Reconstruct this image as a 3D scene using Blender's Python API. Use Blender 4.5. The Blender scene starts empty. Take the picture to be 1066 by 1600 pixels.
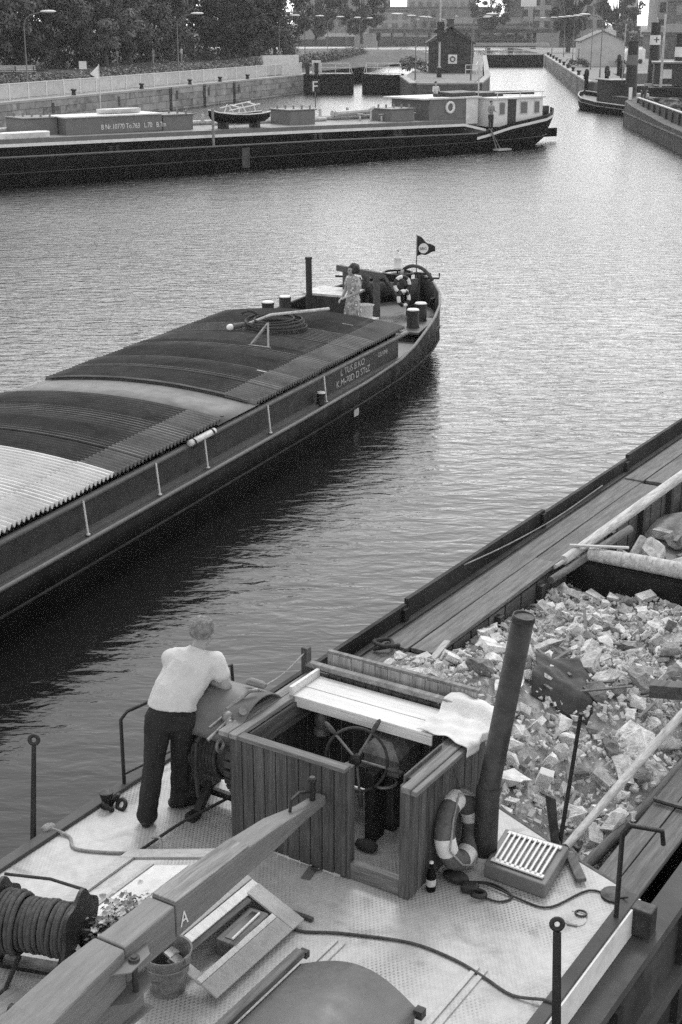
import bpy, math, random
from mathutils import Vector, Matrix, Euler
R = math.radians
random.seed(7)
scene = bpy.context.scene
COL = scene.collection

# ---------------------------------------------------------------- camera
CAMH = 7.5
cam_d = bpy.data.cameras.new('camera')
cam = bpy.data.objects.new('camera', cam_d); COL.objects.link(cam)
cam.location = (0, 0, CAMH)
cam.rotation_euler = (R(90 - 18.998), 0, 0)
cam_d.sensor_fit = 'VERTICAL'; cam_d.sensor_height = 36.0
cam_d.lens = 2222 / 1600 * 36.0
cam_d.clip_start = 0.1; cam_d.clip_end = 6000
scene.camera = cam

# ---------------------------------------------------------------- sky (black and white film: grey light)
SUN_EL, SUN_AZ = 53.0, 6.0          # azimuth clockwise from +Y (the view direction)
w = bpy.data.worlds.new('World'); scene.world = w; w.use_nodes = True
nt = w.node_tree; nt.nodes.clear()
sky = nt.nodes.new('ShaderNodeTexSky'); sky.sky_type = 'NISHITA'; sky.sun_disc = False
sky.sun_elevation = R(SUN_EL); sky.sun_rotation = R(SUN_AZ)
sky.air_density = 1.2; sky.dust_density = 0.6; sky.ozone_density = 1.0
bw = nt.nodes.new('ShaderNodeRGBToBW'); bg = nt.nodes.new('ShaderNodeBackground')
wo = nt.nodes.new('ShaderNodeOutputWorld')
nt.links.new(sky.outputs[0], bw.inputs[0]); nt.links.new(bw.outputs[0], bg.inputs[0])
bg.inputs[1].default_value = 0.15
nt.links.new(bg.outputs[0], wo.inputs[0])
sd = bpy.data.lights.new('sun', 'SUN'); sd.energy = 0.5; sd.angle = R(14); sd.color = (1, 1, 1)
sun = bpy.data.objects.new('sun', sd); COL.objects.link(sun)
_d = Vector((math.sin(R(SUN_AZ)) * math.cos(R(SUN_EL)), math.cos(R(SUN_AZ)) * math.cos(R(SUN_EL)), math.sin(R(SUN_EL))))
sun.rotation_euler = _d.to_track_quat('Z', 'Y').to_euler(); sun.location = (30, -20, 60)
vs = scene.view_settings
vs.view_transform = 'Standard'; vs.look = 'None'; vs.gamma = 1.0; vs.exposure = 1.65
vs.use_curve_mapping = False
scene.render.engine = 'CYCLES'
scene.cycles.use_denoising = False          # sampling noise reads as the film grain of the photograph
scene.cycles.sample_clamp_direct = 1.2; scene.cycles.sample_clamp_indirect = 0.8
scene.cycles.max_bounces = 8
scene.cycles.volume_bounces = 1

# ---------------------------------------------------------------- mesh helper
class MB:
    def __init__(s): s.v = []; s.f = []
    def add(s, vs, fs):
        b = len(s.v); s.v += [tuple(p) for p in vs]; s.f += [tuple(i + b for i in q) for q in fs]; return s
    def box(s, x0, y0, z0, x1, y1, z1):
        return s.add([(x0,y0,z0),(x1,y0,z0),(x1,y1,z0),(x0,y1,z0),(x0,y0,z1),(x1,y0,z1),(x1,y1,z1),(x0,y1,z1)],
                     [(3,2,1,0),(4,5,6,7),(0,1,5,4),(1,2,6,5),(2,3,7,6),(3,0,4,7)])
    def obox(s, c, size, rot=(0,0,0)):
        m = Euler(rot).to_matrix(); c = Vector(c); h = [k / 2 for k in size]
        vs = [c + m @ Vector((sx*h[0], sy*h[1], sz*h[2])) for sz in (-1,1) for sx, sy in ((-1,-1),(1,-1),(1,1),(-1,1))]
        return s.add(vs, [(3,2,1,0),(4,5,6,7),(0,1,5,4),(1,2,6,5),(2,3,7,6),(3,0,4,7)])
    def bar(s, p0, p1, w, h, w1=None, h1=None, up=(0,0,1)):
        p0 = Vector(p0); p1 = Vector(p1); d = (p1 - p0).normalized(); up = Vector(up)
        r = d.cross(up)
        r = (r if r.length > 1e-4 else Vector((1,0,0))).normalized(); u = r.cross(d)
        w1 = w if w1 is None else w1; h1 = h if h1 is None else h1
        vs = []
        for p, a, b in ((p0, w, h), (p1, w1, h1)):
            vs += [p - r*a/2 - u*b/2, p + r*a/2 - u*b/2, p + r*a/2 + u*b/2, p - r*a/2 + u*b/2]
        return s.add(vs, [(3,2,1,0),(4,5,6,7),(0,1,5,4),(1,2,6,5),(2,3,7,6),(3,0,4,7)])
    def loft(s, rings, closed=True, cap=True):
        n = len(rings[0]); vs = [p for r in rings for p in r]; fs = []
        for i in range(len(rings) - 1):
            for j in range(n if closed else n - 1):
                k = (j + 1) % n
                fs.append((i*n+j, i*n+k, (i+1)*n+k, (i+1)*n+j))
        if cap and closed:
            fs.append(tuple(range(n - 1, -1, -1))); fs.append(tuple((len(rings)-1)*n + j for j in range(n)))
        return s.add(vs, fs)
    def tube(s, pts, r, n=8, cap=True, flat=1.0):
        pts = [Vector(p) for p in pts]; m = len(pts)
        rs = r if isinstance(r, (list, tuple)) else [r] * m
        t0 = (pts[1] - pts[0]).normalized()
        a = Vector((0,0,1)) if abs(t0.z) < .9 else Vector((1,0,0))
        x = t0.cross(a).normalized(); rings = []
        for i, p in enumerate(pts):
            t = (pts[min(i+1, m-1)] - pts[max(i-1, 0)])
            t = t.normalized() if t.length > 1e-9 else t0
            x = x - t * x.dot(t)
            x = x.normalized() if x.length > 1e-6 else t.orthogonal().normalized()
            y = t.cross(x)
            rings.append([p + (x*math.cos(2*math.pi*k/n) + y*flat*math.sin(2*math.pi*k/n)) * rs[i] for k in range(n)])
        return s.loft(rings, True, cap)
    def cyl(s, p0, p1, r0, r1=None, n=12): return s.tube([p0, p1], [r0, r0 if r1 is None else r1], n)
    def lathe(s, prof, c=(0,0,0), n=16, axis=None):
        q = Vector((0,0,1)).rotation_difference(Vector(axis)).to_matrix() if axis else Matrix.Identity(3)
        c = Vector(c)
        rings = [[c + q @ Vector((r*math.cos(2*math.pi*k/n), r*math.sin(2*math.pi*k/n), z)) for k in range(n)] for r, z in prof]
        return s.loft(rings)
    def prism(s, poly, z0, z1):
        n = len(poly)
        a = sum(poly[i][0]*poly[(i+1)%n][1] - poly[(i+1)%n][0]*poly[i][1] for i in range(n))
        if a < 0: poly = poly[::-1]
        return s.loft([[(x, y, z0) for x, y in poly], [(x, y, z1) for x, y in poly]])
    def torus(s, c, ax, Rm, r, n=24, m=10, a0=0, a1=2*math.pi):
        q = Vector((0,0,1)).rotation_difference(Vector(ax)).to_matrix(); c = Vector(c)
        full = abs(a1 - a0 - 2*math.pi) < 1e-6
        rings = []
        for i in range(n if full else n + 1):
            a = a0 + (a1 - a0) * i / n; e = Vector((math.cos(a), math.sin(a), 0))
            rings.append([c + q @ (e*(Rm + r*math.cos(2*math.pi*k/m)) + Vector((0,0,r*math.sin(2*math.pi*k/m)))) for k in range(m)])
        if full: rings.append(rings[0])
        return s.loft(rings, True, not full)
    def grid(s, fn, nu, nv):
        vs = [fn(i/nu, j/nv) for i in range(nu+1) for j in range(nv+1)]
        return s.add(vs, [(i*(nv+1)+j, (i+1)*(nv+1)+j, (i+1)*(nv+1)+j+1, i*(nv+1)+j+1) for i in range(nu) for j in range(nv)])
    def ball(s, c, r, n=10, m=7, sz=(1,1,1), jit=0):
        c = Vector(c); rings = []
        for i in range(m + 1):
            a = math.pi * max(.03, min(.97, i / m)) - math.pi/2
            rings.append([c + Vector((math.cos(a)*math.cos(2*math.pi*k/n)*sz[0], math.cos(a)*math.sin(2*math.pi*k/n)*sz[1], math.sin(a)*sz[2]))*r*(1 + random.uniform(-jit, jit)) for k in range(n)])
        return s.loft(rings)
    def mesh(s, name):
        me = bpy.data.meshes.new(name); me.from_pydata(s.v, [], s.f); me.update(); return me
    def build(s, name, mat, parent=None, smooth=0, bevel=0, thick=0):
        return link(name, s.mesh(name), mat, parent, smooth, bevel, thick)
def link(name, me, mat, parent=None, smooth=0, bevel=0, thick=0):
    if mat is not None and not me.materials: me.materials.append(M[mat] if isinstance(mat, str) else mat)
    if smooth and me.polygons:
        me.polygons.foreach_set('use_smooth', [True]*len(me.polygons))
        if smooth != 180: me.set_sharp_from_angle(angle=R(smooth))
    o = bpy.data.objects.new(name, me); COL.objects.link(o)
    if parent: o.parent = parent
    if thick:
        sm = o.modifiers.new('t', 'SOLIDIFY'); sm.thickness = thick; sm.offset = 0
    if bevel:
        b = o.modifiers.new('b', 'BEVEL'); b.width = bevel; b.segments = 2; b.limit_method = 'ANGLE'
    return o
def tag(o, label, cat, group=None):
    o['label'] = label; o['category'] = cat
    if group: o['group'] = group
    return o
def structure(o): o['kind'] = 'structure'; return o
def stuff(o): o['kind'] = 'stuff'; return o
def thing(name, label, cat, loc=(0,0,0), rz=0, group=None):
    o = bpy.data.objects.new(name, None); COL.objects.link(o); o.empty_display_size = .2
    o.location = loc; o.rotation_euler = (0,0,rz)
    return tag(o, label, cat, group)
def copy_tree(o, parent=None):
    c = o.copy(); COL.objects.link(c); c.parent = parent
    for ch in list(o.children): copy_tree(ch, c)
    return c
class Frame:                                       # a vessel's own axes: x to its right, y along it
    def __init__(s, ux, uy, v0, u0):
        n = math.hypot(ux, uy); ux /= n; uy /= n
        s.rz = -math.atan2(ux, uy); s.o = Vector((v0*uy + u0*ux, -v0*ux + u0*uy, 0))
        s.m = Matrix.Rotation(s.rz, 3, 'Z')
    def w(s, x, y, z=0): return s.o + s.m @ Vector((x, y, z))
FN = Frame(.534, .846, -4.93, 8); FM = Frame(.405, .914, -13.05, 20.42); FB = Frame(.78, .625, -67.9, 51.2)
def loose(name, label, cat, fr, x, y, z, rz=0, group=None): return thing(name, label, cat, fr.w(x,y,z), fr.rz + rz, group)
def text(name, body, size, mat, parent, loc, rot, sx=1, depth=.003):
    cu = bpy.data.curves.new(name, 'FONT'); cu.body = body; cu.size = size; cu.extrude = depth
    cu.align_x = 'LEFT'
    t = bpy.data.objects.new(name, cu); COL.objects.link(t)
    bpy.context.view_layer.update()
    me = bpy.data.meshes.new_from_object(t.evaluated_get(bpy.context.evaluated_depsgraph_get()))
    bpy.data.objects.remove(t)
    me.materials.clear(); me.materials.append(M[mat])
    o = bpy.data.objects.new(name, me); COL.objects.link(o); o.parent = parent
    o.location = loc; o.rotation_euler = rot; o.scale = (sx, 1, 1)
    return o

# ---------------------------------------------------------------- materials (all greys: the photograph is black and white)
M = {}
def mat(name, v, rough=.7, c=.18, scale=3.0, bump=.0, bscale=40, metal=0, stretch=(1,1,1), spots=0, obj_rand=0, c2=.5, spec=.4, sheen=0, streak=0):
    v *= .85
    m = bpy.data.materials.new(name); m.use_nodes = True; t = m.node_tree; N = t.nodes; L = t.links
    p = N['Principled BSDF']; p.inputs['Roughness'].default_value = rough; p.inputs['Metallic'].default_value = metal
    p.inputs['Specular IOR Level'].default_value = spec
    tc = N.new('ShaderNodeTexCoord'); mp = N.new('ShaderNodeMapping'); mp.inputs['Scale'].default_value = stretch
    L.new(tc.outputs['Object'], mp.inputs[0])
    vec = mp.outputs[0]
    if obj_rand:
        oi = N.new('ShaderNodeObjectInfo'); va = N.new('ShaderNodeVectorMath'); va.operation = 'ADD'
        sc_ = N.new('ShaderNodeMath'); sc_.operation = 'MULTIPLY'; sc_.inputs[1].default_value = 37.0
        L.new(oi.outputs['Random'], sc_.inputs[0]); L.new(vec, va.inputs[0]); L.new(sc_.outputs[0], va.inputs[1]); vec = va.outputs[0]
    def noise(sc, det=5, dist=0):
        n = N.new('ShaderNodeTexNoise'); n.inputs['Scale'].default_value = sc; n.inputs['Detail'].default_value = det
        n.inputs['Distortion'].default_value = dist; L.new(vec, n.inputs['Vector']); return n.outputs[0]
    def mr(x, a, b, lo=.3, hi=.7):
        q = N.new('ShaderNodeMapRange'); q.inputs[1].default_value = lo; q.inputs[2].default_value = hi
        q.inputs[3].default_value = a; q.inputs[4].default_value = b; L.new(x, q.inputs[0]); return q.outputs[0]
    def mul(a, b):
        q = N.new('ShaderNodeMath'); q.operation = 'MULTIPLY'
        for i, k in enumerate((a, b)):
            if isinstance(k, (int, float)): q.inputs[i].default_value = k
            else: L.new(k, q.inputs[i])
        return q.outputs[0]
    val = mul(mr(noise(scale), 1 - c, 1 + c), mr(noise(scale * 6), 1 - c*c2, 1 + c*c2))
    if spots: val = mul(val, mr(noise(scale * 1.7, 8, .6), 1, 1 - spots, .52, .64))
    if obj_rand: val = mul(val, mr(oi.outputs['Random'], 1 - obj_rand, 1 + obj_rand, 0, 1))
    val = mul(val, v)
    L.new(val, p.inputs['Base Color'])
    L.new(mr(noise(scale * 3), max(.05, rough - .1), min(1, rough + .1)), p.inputs['Roughness'])
    if bump:
        b = N.new('ShaderNodeBump'); b.inputs['Strength'].default_value = bump; b.inputs['Distance'].default_value = .02
        L.new(noise(bscale, 6), b.inputs['Height']); L.new(b.outputs[0], p.inputs['Normal'])
    m['val'] = v
    M[name] = m; return m
mat('black_iron', .016, .55, .4, 6, .3, 60)
mat('dark_iron', .035, .6, .4, 5, .3, 50, spots=.3)
mat('rust_iron', .055, .8, .5, 5, .5, 50, spots=.4)
mat('hull_black', .007, .6, .5, 1.2, .15, 20, spots=.3, spec=.06)
mat('hull_dark', .028, .7, .6, 1.0, .4, 15, spots=.5, spec=.2)
mat('hull_grey', .07, .8, .35, .8, .3, 12, spots=.35)
mat('grey_paint', .12, .55, .12, 4, .1, 50)
mat('mid_paint', .14, .55, .12, 2, .1, 40)
mat('white_paint', .74, .5, .08, 3, .1, 40, spots=.12)
mat('cream_paint', .62, .5, .12, 3, .15, 40, spots=.15)
mat('worn_white', .5, .6, .2, 5, .2, 40, spots=.35)
mat('galvanised', .22, .45, .35, 7, .2, 60, metal=.3, spots=.3)
mat('rubber', .02, .6, .2, 10)
mat('rope', .085, .9, .3, 20, .6, 160)
mat('rope_light', .3, .9, .3, 20, .6, 160)
mat('rope_dark', .045, .9, .4, 20, .6, 160)
mat('canvas_white', .66, .9, .1, 6, .4, 60)
mat('buoy_dark', .1, .7, .25, 12, .2, 80, spots=.3)
mat('skin', .3, .55, .1, 12, .1, 90, spec=.3)
mat('hair', .2, .8, .4, 30, .6, 120)
mat('hair_dark', .025, .7, .4, 30, .6, 120)
mat('shirt', .54, .9, .06, 6, .9, 11, stretch=(1.3,1.3,.45))
mat('trousers', .028, .95, .25, 8, .9, 12, stretch=(1.5,1.5,.5), spec=.2)
mat('shoe', .02, .5, .3, 10)
mat('cloth_dark', .05, .9, .3, 6, .3, 30)
mat('cloth_mid', .25, .9, .3, 6, .3, 30)
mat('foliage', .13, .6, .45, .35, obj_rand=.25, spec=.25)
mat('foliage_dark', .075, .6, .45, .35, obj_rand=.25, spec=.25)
mat('bark', .06, .9, .4, 4, .6, 20)
mat('stone', .56, .9, .3, 1.6, .8, 9, spots=.25, obj_rand=.25)
mat('stone_light', .72, .9, .2, 3, .6, 12, spots=.15, obj_rand=.2)
mat('stone_dark', .22, .9, .35, 2.0, .8, 12, spots=.3, obj_rand=.3)
mat('rubble_dust', .42, .95, .3, 3, .9, 25, spots=.3)
mat('quay_stone', .3, .9, .3, .5, .6, 6, spots=.45, obj_rand=.1)
mat('quay_joint', .1, .95, .3, 2)
mat('paving', .36, .9, .15, .6, .3, 8)
mat('grass', .07, .95, .4, .5, .6, 8)
mat('gravel', .2, .95, .25, .5, .4, 8)
mat('brick_wall', .06, .9, .35, 1.2, .5, 8, spots=.3, obj_rand=.25)
mat('roof_tile', .055, .8, .3, 2, .4, 10, obj_rand=.2)
mat('plaster', .45, .9, .12, 1.0, .2, 10)
mat('building_a', .18, .9, .2, .15); mat('building_b', .11, .9, .25, .15); mat('building_c', .3, .9, .15, .15)
mat('glass', .03, .08, .1, 3, spec=.7)
mat('gate_wood', .012, .85, .4, 1.5, .5, 15, obj_rand=.3)
mat('fence_white', .48, .7, .12, 2, obj_rand=.08)
mat('fence_post', .68, .7, .06, 2)
def wood(name, v, axis=1, c=.35, rough=.75, rnd=.22, spots=.25):
    st = [9, 9, 9]; st[axis] = .7
    return mat(name, v, rough, c, 2.2, .35, 9, stretch=st, spots=spots, obj_rand=rnd, c2=.8)
wood('wood_y', .13, 1); wood('wood_x', .16, 0); wood('wood_z', .085, 2, .4); wood('wood_dark_y', .09, 1)
wood('wood_pale_y', .36, 1, .15); wood('wood_pale_x', .4, 0, .08, .6, .06, .12); wood('wood_log', .42, 1, .3, spots=.3); wood('wood_top', .2, 1, .3)
wood('tiller_paint', .17, 1, .12, .6, 0, .12); wood('wood_white_x', .66, 0, .1, .55, .05, .1)
mat('roof_sheet', .055, .65, .25, 1.5, .2, 30, spots=.3, metal=.2); mat('roof_sheet_pale', .6, .5, .12, 1.5, .1, 30, spots=.1)
mat('sheet_edge', .15, .7, .15, 2, spots=.2)
def tread():
    # painted chequer-plate deck: fine relief of short raised bars, worn in patches
    m = bpy.data.materials.new('tread_plate'); m.use_nodes = True; t = m.node_tree; N = t.nodes; L = t.links
    p = N['Principled BSDF']; p.inputs['Roughness'].default_value = .6
    tc = N.new('ShaderNodeTexCoord'); sx = N.new('ShaderNodeSeparateXYZ'); L.new(tc.outputs['Object'], sx.inputs[0])
    def mth(op, a, b=None):
        q = N.new('ShaderNodeMath'); q.operation = op
        for i, k in enumerate((a, b)):
            if k is None: continue
            if isinstance(k, (int, float)): q.inputs[i].default_value = k
            else: L.new(k, q.inputs[i])
        return q.outputs[0]
    a = mth('SINE', mth('MULTIPLY', sx.outputs[0], 2*math.pi/.034)); b = mth('SINE', mth('MULTIPLY', sx.outputs[1], 2*math.pi/.052))
    h = mth('MULTIPLY', a, b)
    n1 = N.new('ShaderNodeTexNoise'); n1.inputs['Scale'].default_value = 1.6; n1.inputs['Detail'].default_value = 6; L.new(tc.outputs['Object'], n1.inputs['Vector'])
    n2 = N.new('ShaderNodeTexNoise'); n2.inputs['Scale'].default_value = 14; n2.inputs['Detail'].default_value = 6; L.new(tc.outputs['Object'], n2.inputs['Vector'])
    def mr(x, lo, hi, c0, c1):
        q = N.new('ShaderNodeMapRange'); q.inputs[1].default_value = lo; q.inputs[2].default_value = hi; q.inputs[3].default_value = c0; q.inputs[4].default_value = c1; L.new(x, q.inputs[0]); return q.outputs[0]
    wear = mr(n1.outputs[0], .46, .64, .03, .62)         # how much dirt lies between the bars
    rec = mr(h, -.2, -.75, 0, 1)
    v = mth('MULTIPLY', mth('SUBTRACT', 1.0, mth('MULTIPLY', rec, wear)), mth('MULTIPLY', mr(n1.outputs[0], .35, .7, .42, .33), mr(n2.outputs[0], .3, .7, .9, 1.1)))
    n3 = N.new('ShaderNodeTexNoise'); n3.inputs['Scale'].default_value = 3.3; n3.inputs['Detail'].default_value = 9; n3.inputs['Distortion'].default_value = .8; L.new(tc.outputs['Object'], n3.inputs['Vector'])
    v = mth('MULTIPLY', v, mr(n3.outputs[0], .57, .7, 1, .68)); v = mth('MULTIPLY', v, mr(n3.outputs[0], .3, .42, .86, 1))
    L.new(v, p.inputs['Base Color'])
    bu = N.new('ShaderNodeBump'); bu.inputs['Strength'].default_value = .35; bu.inputs['Distance'].default_value = .004; L.new(h, bu.inputs['Height']); L.new(bu.outputs[0], p.inputs['Normal'])
    M['tread_plate'] = m
tread()
def dress():
    m = mat('dress_cloth', .3, .9, .3, 4)
    t = m.node_tree; N = t.nodes; L = t.links
    vo = N.new('ShaderNodeTexVoronoi'); vo.inputs['Scale'].default_value = 11; tc = [n for n in N if n.type == 'TEX_COORD'][0]
    L.new(tc.outputs['Object'], vo.inputs['Vector'])
    cr = N.new('ShaderNodeValToRGB'); cr.color_ramp.interpolation = 'CONSTANT'
    e = cr.color_ramp.elements; e[0].color = (.55,.55,.55,1); e[1].position = .28; e[1].color = (.2,.2,.2,1)
    e2 = e.new(.55); e2.color = (.36,.36,.36,1)
    L.new(vo.outputs['Distance'], cr.inputs[0]); L.new(cr.outputs[0], N['Principled BSDF'].inputs['Base Color'])
dress()
def water_mat():
    m = bpy.data.materials.new('water'); m.use_nodes = True; t = m.node_tree; N = t.nodes; L = t.links
    p = N['Principled BSDF']; p.inputs['Base Color'].default_value = (.006,.006,.006,1); p.inputs['Roughness'].default_value = .06
    p.inputs['IOR'].default_value = 1.33
    tc = N.new('ShaderNodeTexCoord')
    def nz(sc, st, det, rot=0, dist=0):
        mp = N.new('ShaderNodeMapping'); mp.inputs['Scale'].default_value = st; mp.inputs['Rotation'].default_value = (0,0,rot); L.new(tc.outputs['Object'], mp.inputs[0])
        n = N.new('ShaderNodeTexNoise'); n.inputs['Scale'].default_value = sc; n.inputs['Detail'].default_value = det; n.inputs['Distortion'].default_value = dist
        L.new(mp.outputs[0], n.inputs['Vector']); return n.outputs[0]
    def bump(h, st, dist, prev=None, grow=0):
        b = N.new('ShaderNodeBump'); b.inputs['Strength'].default_value = st; b.inputs['Distance'].default_value = dist; L.new(h, b.inputs['Height'])
        if grow:
            g = N.new('ShaderNodeMapRange'); g.inputs[3].default_value = dist; g.inputs[4].default_value = dist*grow; L.new(rf_.outputs[0], g.inputs[0]); L.new(g.outputs[0], b.inputs['Distance'])
        if prev: L.new(prev, b.inputs['Normal'])
        return b.outputs[0]
    # sheltered and smooth between the near barges, ruffled by wind in the open basin
    sx = N.new('ShaderNodeSeparateXYZ'); L.new(tc.outputs['Object'], sx.inputs[0])
    wn = N.new('ShaderNodeMath'); wn.operation = 'MULTIPLY_ADD'; wn.inputs[1].default_value = 30; L.new(nz(.05, (1,1,1), 2), wn.inputs[0]); L.new(sx.outputs[1], wn.inputs[2])
    rf_ = N.new('ShaderNodeMapRange'); rf_.inputs[1].default_value = 30; rf_.inputs[2].default_value = 75; L.new(wn.outputs[0], rf_.inputs[0])
    ro = N.new('ShaderNodeMapRange'); ro.inputs[3].default_value = .07; ro.inputs[4].default_value = .2; L.new(rf_.outputs[0], ro.inputs[0]); L.new(ro.outputs[0], p.inputs['Roughness'])
    b1 = bump(nz(.4, (1, 1.7, 1), 3, R(12)), .45, .07, None, 2.4)
    b2 = bump(nz(1.7, (1, 2.2, 1), 4, R(-8), .4), .45, .034, b1, 6.5)
    b3 = bump(nz(6.0, (1, 1.8, 1), 3, R(16)), .3, .008, b2, 7.0)
    L.new(b3, p.inputs['Normal'])
    M['water'] = m
water_mat()
# ================================================================ the setting
def lerp(a, b, t): return a + (b - a) * t
# water: one sheet to the horizon
structure(MB().add([(-1500,-60,0),(1500,-60,0),(1500,2600,0),(-1500,2600,0)], [(0,1,2,3)]).build('water', 'water'))
LQ = [(-41,60),(-4.2,166.5)]                       # edge of the left quay
def lq(d, off=0, z=0):                             # point d metres along the quay edge from its near end, off metres inland
    dx, dy = .3266, .9452
    return Vector((-41 + dx*d - dy*off, 60 + dy*d + dx*off, z))
structure(MB().prism([(-41.2,60.1),(-4.55,166.3),(8.6,278),(14,345),(-260,345),(-260,60)], -1, 1.96).build('quay_ground', 'paving'))
structure(MB().prism([(7.35,143.7),(13.0,144.6),(15.5,163),(25.2,268),(18,276),(7.1,163)], -1, 1.96).build('lock_island_ground', 'gravel'))
structure(MB().prism([(24.55,146.2),(29,147.2),(31,170),(120,176),(260,176),(260,345),(40,345),(37.3,272)], -1, 1.96).build('lock_ground', 'gravel'))
structure(MB().prism([(-400,500),(900,500),(900,2500),(-900,2500)], -1, 3.0).build('far_bank', 'grass'))
# embankment behind the promenade
def emb(u, v):
    p = lq(lerp(-8, 190, u), 0); off = lerp(2.6, 60, v*v)
    z = 1.97 + 1.35 * min(1, max(0, (off - 3) / 7)) + .15*math.sin(u*37 + off)*min(1, v*3)
    q = lq(lerp(-8, 190, u), off, z); return (q.x - max(0, u - .57)*0, q.y, z)
structure(MB().grid(emb, 40, 14).build('embankment', 'grass', smooth=180))

def wall_of_blocks(name, label, pts, z0, z1, courses, bl, depth, mat_block, coping=True, group=None):
    root = thing(name, label, 'wall', (pts[0][0], pts[0][1], 0)); ox, oy = pts[0]
    core = MB(); meshes = {}
    for (ax, ay), (bx, by) in zip(pts, pts[1:]):
        ax -= ox; bx -= ox; ay -= oy; by -= oy
        L = math.hypot(bx-ax, by-ay); dx, dy = (bx-ax)/L, (by-ay)/L; nx, ny = -dy, dx      # n points inland (left of travel)
        ang = math.atan2(dy, dx)
        core.bar((ax + nx*(depth*.5+.04), ay + ny*(depth*.5+.04), (z0+z1)/2), (bx + nx*(depth*.5+.04), by + ny*(depth*.5+.04), (z0+z1)/2), depth, z1 - z0 - .02)
        n = max(1, round(L / bl)); ch = (z1 - z0) / courses
        for c in range(courses):
            sh = .5 if c % 2 else 0
            k = -sh
            while k < n - .01:
                a = max(0, k); b = min(n, k + 1); w_ = (b - a) * L / n - .03
                if w_ > .1:
                    key = (round(w_, 2), round(ch, 2))
                    if key not in meshes:
                        h = MB().box(-w_/2, -.03, .015, w_/2, .12, ch - .015); me = h.mesh('stone_block'); me.materials.append(M[mat_block]); meshes[key] = me
                    m = (a + b) / 2 * L / n
                    o = link('stone_block', meshes[key], None, root)
                    o.location = (ax + dx*m + nx*random.uniform(-.01,.012), ay + dy*m + ny*random.uniform(-.01,.012), z0 + c*ch); o.rotation_euler = (0,0,ang)
                k += 1
        if coping:
            nn = max(1, round(L / 4))
            for i in range(nn):
                a, b = L*i/nn + .02, L*(i+1)/nn - .02
                MB().bar((ax+dx*a+nx*.25, ay+dy*a+ny*.25, z1+.0), (ax+dx*b+nx*.25, ay+dy*b+ny*.25, z1+.0), .66, .16).build('coping_stone', 'paving', root)
    core.build('wall_core', 'quay_joint', root)
    return root
qw = wall_of_blocks('quay_wall', 'long stained stone quay wall below the white fence on the left bank', [lq(12)[:2], (-4.2,166.5)], -.4, 1.92, 4, 2.6, .6, 'quay_stone')
cw = wall_of_blocks('lock_chamber_wall', 'dark receding side wall of the left lock chamber beyond the gates', [(-4.2,167.2),(8.9,278)], -.4, 1.92, 3, 6, .6, 'quay_stone')
iw = wall_of_blocks('island_wall', 'stone wall round the front of the lock island with the brick house', [(7.0,163),(7.2,143.4),(13.2,144.4),(15.8,163),(25.5,268)][::-1], -.4, 1.92, 4, 2.4, .5, 'quay_stone')
rw = wall_of_blocks('lock_wall', 'long dark wall of the right lock chamber receding to the far gate', [(24.2,146),(37,272)][::-1], -.4, 1.92, 3, 5, .6, 'stone_dark')
ew = wall_of_blocks('harbour_wall', 'pale quay wall end behind the tugs on the right', [(24.2,146),(29.3,147)], -.4, 1.92, 3, 3, .5, 'quay_stone')
qd = lambda px: {'a':0}.get(px, px)
# ladders on the quay wall, flat dark plates painting the shade of niches, bollards on its edge
for d in (78.2, 85.6, 92.8):
    p = lq(d, -.05) - qw.location; mb = MB()
    for s in (-.17, .17):
        q = lq(d + s, -.06) - qw.location; mb.box(q.x-.05, q.y-.05, -.3, q.x+.05, q.y+.05, 1.98)
    for i in range(7):
        a = lq(d - .17, -.06) - qw.location; b = lq(d + .17, -.06) - qw.location
        mb.bar((a.x,a.y,i*.3), (b.x,b.y,i*.3), .05, .12)
    mb.build('ladder', 'black_iron', qw)
for d in (57.3, 68.2, 79.6, 86.6, 94.0):
    a = lq(d - .2, -.035) - qw.location; b = lq(d + .2, -.035) - qw.location
    MB().bar((a.x,a.y,1.25), (b.x,b.y,1.25), .04, .75).build('niche_shade', 'black_iron', qw)
for i, d in enumerate((49.5, 61.5, 73.5, 83.5, 90.5, 97.5)):
    p = lq(d, .45, 2.0)
    o = MB().lathe([(.2,0),(.17,.1),(.15,.3),(.24,.38),(.24,.46),(.1,.52)], n=12).build('quay_bollard', 'black_iron', smooth=40)
    o.location = p; tag(o, 'dark iron bollard on the left quay edge, %s from the left' % ['first','second','third','fourth','fifth','sixth'][i], 'bollard', 'bollards on the quay edge')
# white fence along the promenade
fr = thing('promenade_fence', 'long white panelled fence along the left promenade', 'fence', lq(24, 1.7, 1.97))
fm = None
fang = math.atan2(.9452, .3266)
n = 34
for i in range(n + 1):
    d = 24 + i * 2.72; q = lq(d, 1.7, 1.97) - fr.location
    o = MB().box(-.07,-.06,0,.07,.06,1.22).build('post', 'fence_post', fr) if i == 0 else link('post', post_me, None, fr)
    if i == 0: post_me = o.data
    o.location = q; o.rotation_euler = (0,0,fang)
    if i < n:
        if i == 0:
            o = MB().box(.09,-.025,.1,2.63,.025,1.1).build('panel', 'fence_white', fr); panel_me = o.data
            rl = MB().box(.07,-.04,1.12,2.65,.04,1.19).build('rail', 'fence_post', fr); rail_me = rl.data
        else:
            o = link('panel', panel_me, None, fr); rl = link('rail', rail_me, None, fr)
        for k in (o, rl): k.location = q; k.rotation_euler = (0,0,fang)
pw = MB().box(0,0,0,5.2,.4,2.1).build('parapet_wall', 'cream_paint'); pw.location = lq(108, 3.0, 1.97); pw.rotation_euler = (0,0,fang - .5)
tag(pw, 'pale rendered wall block at the end of the white fence', 'wall')
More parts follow.
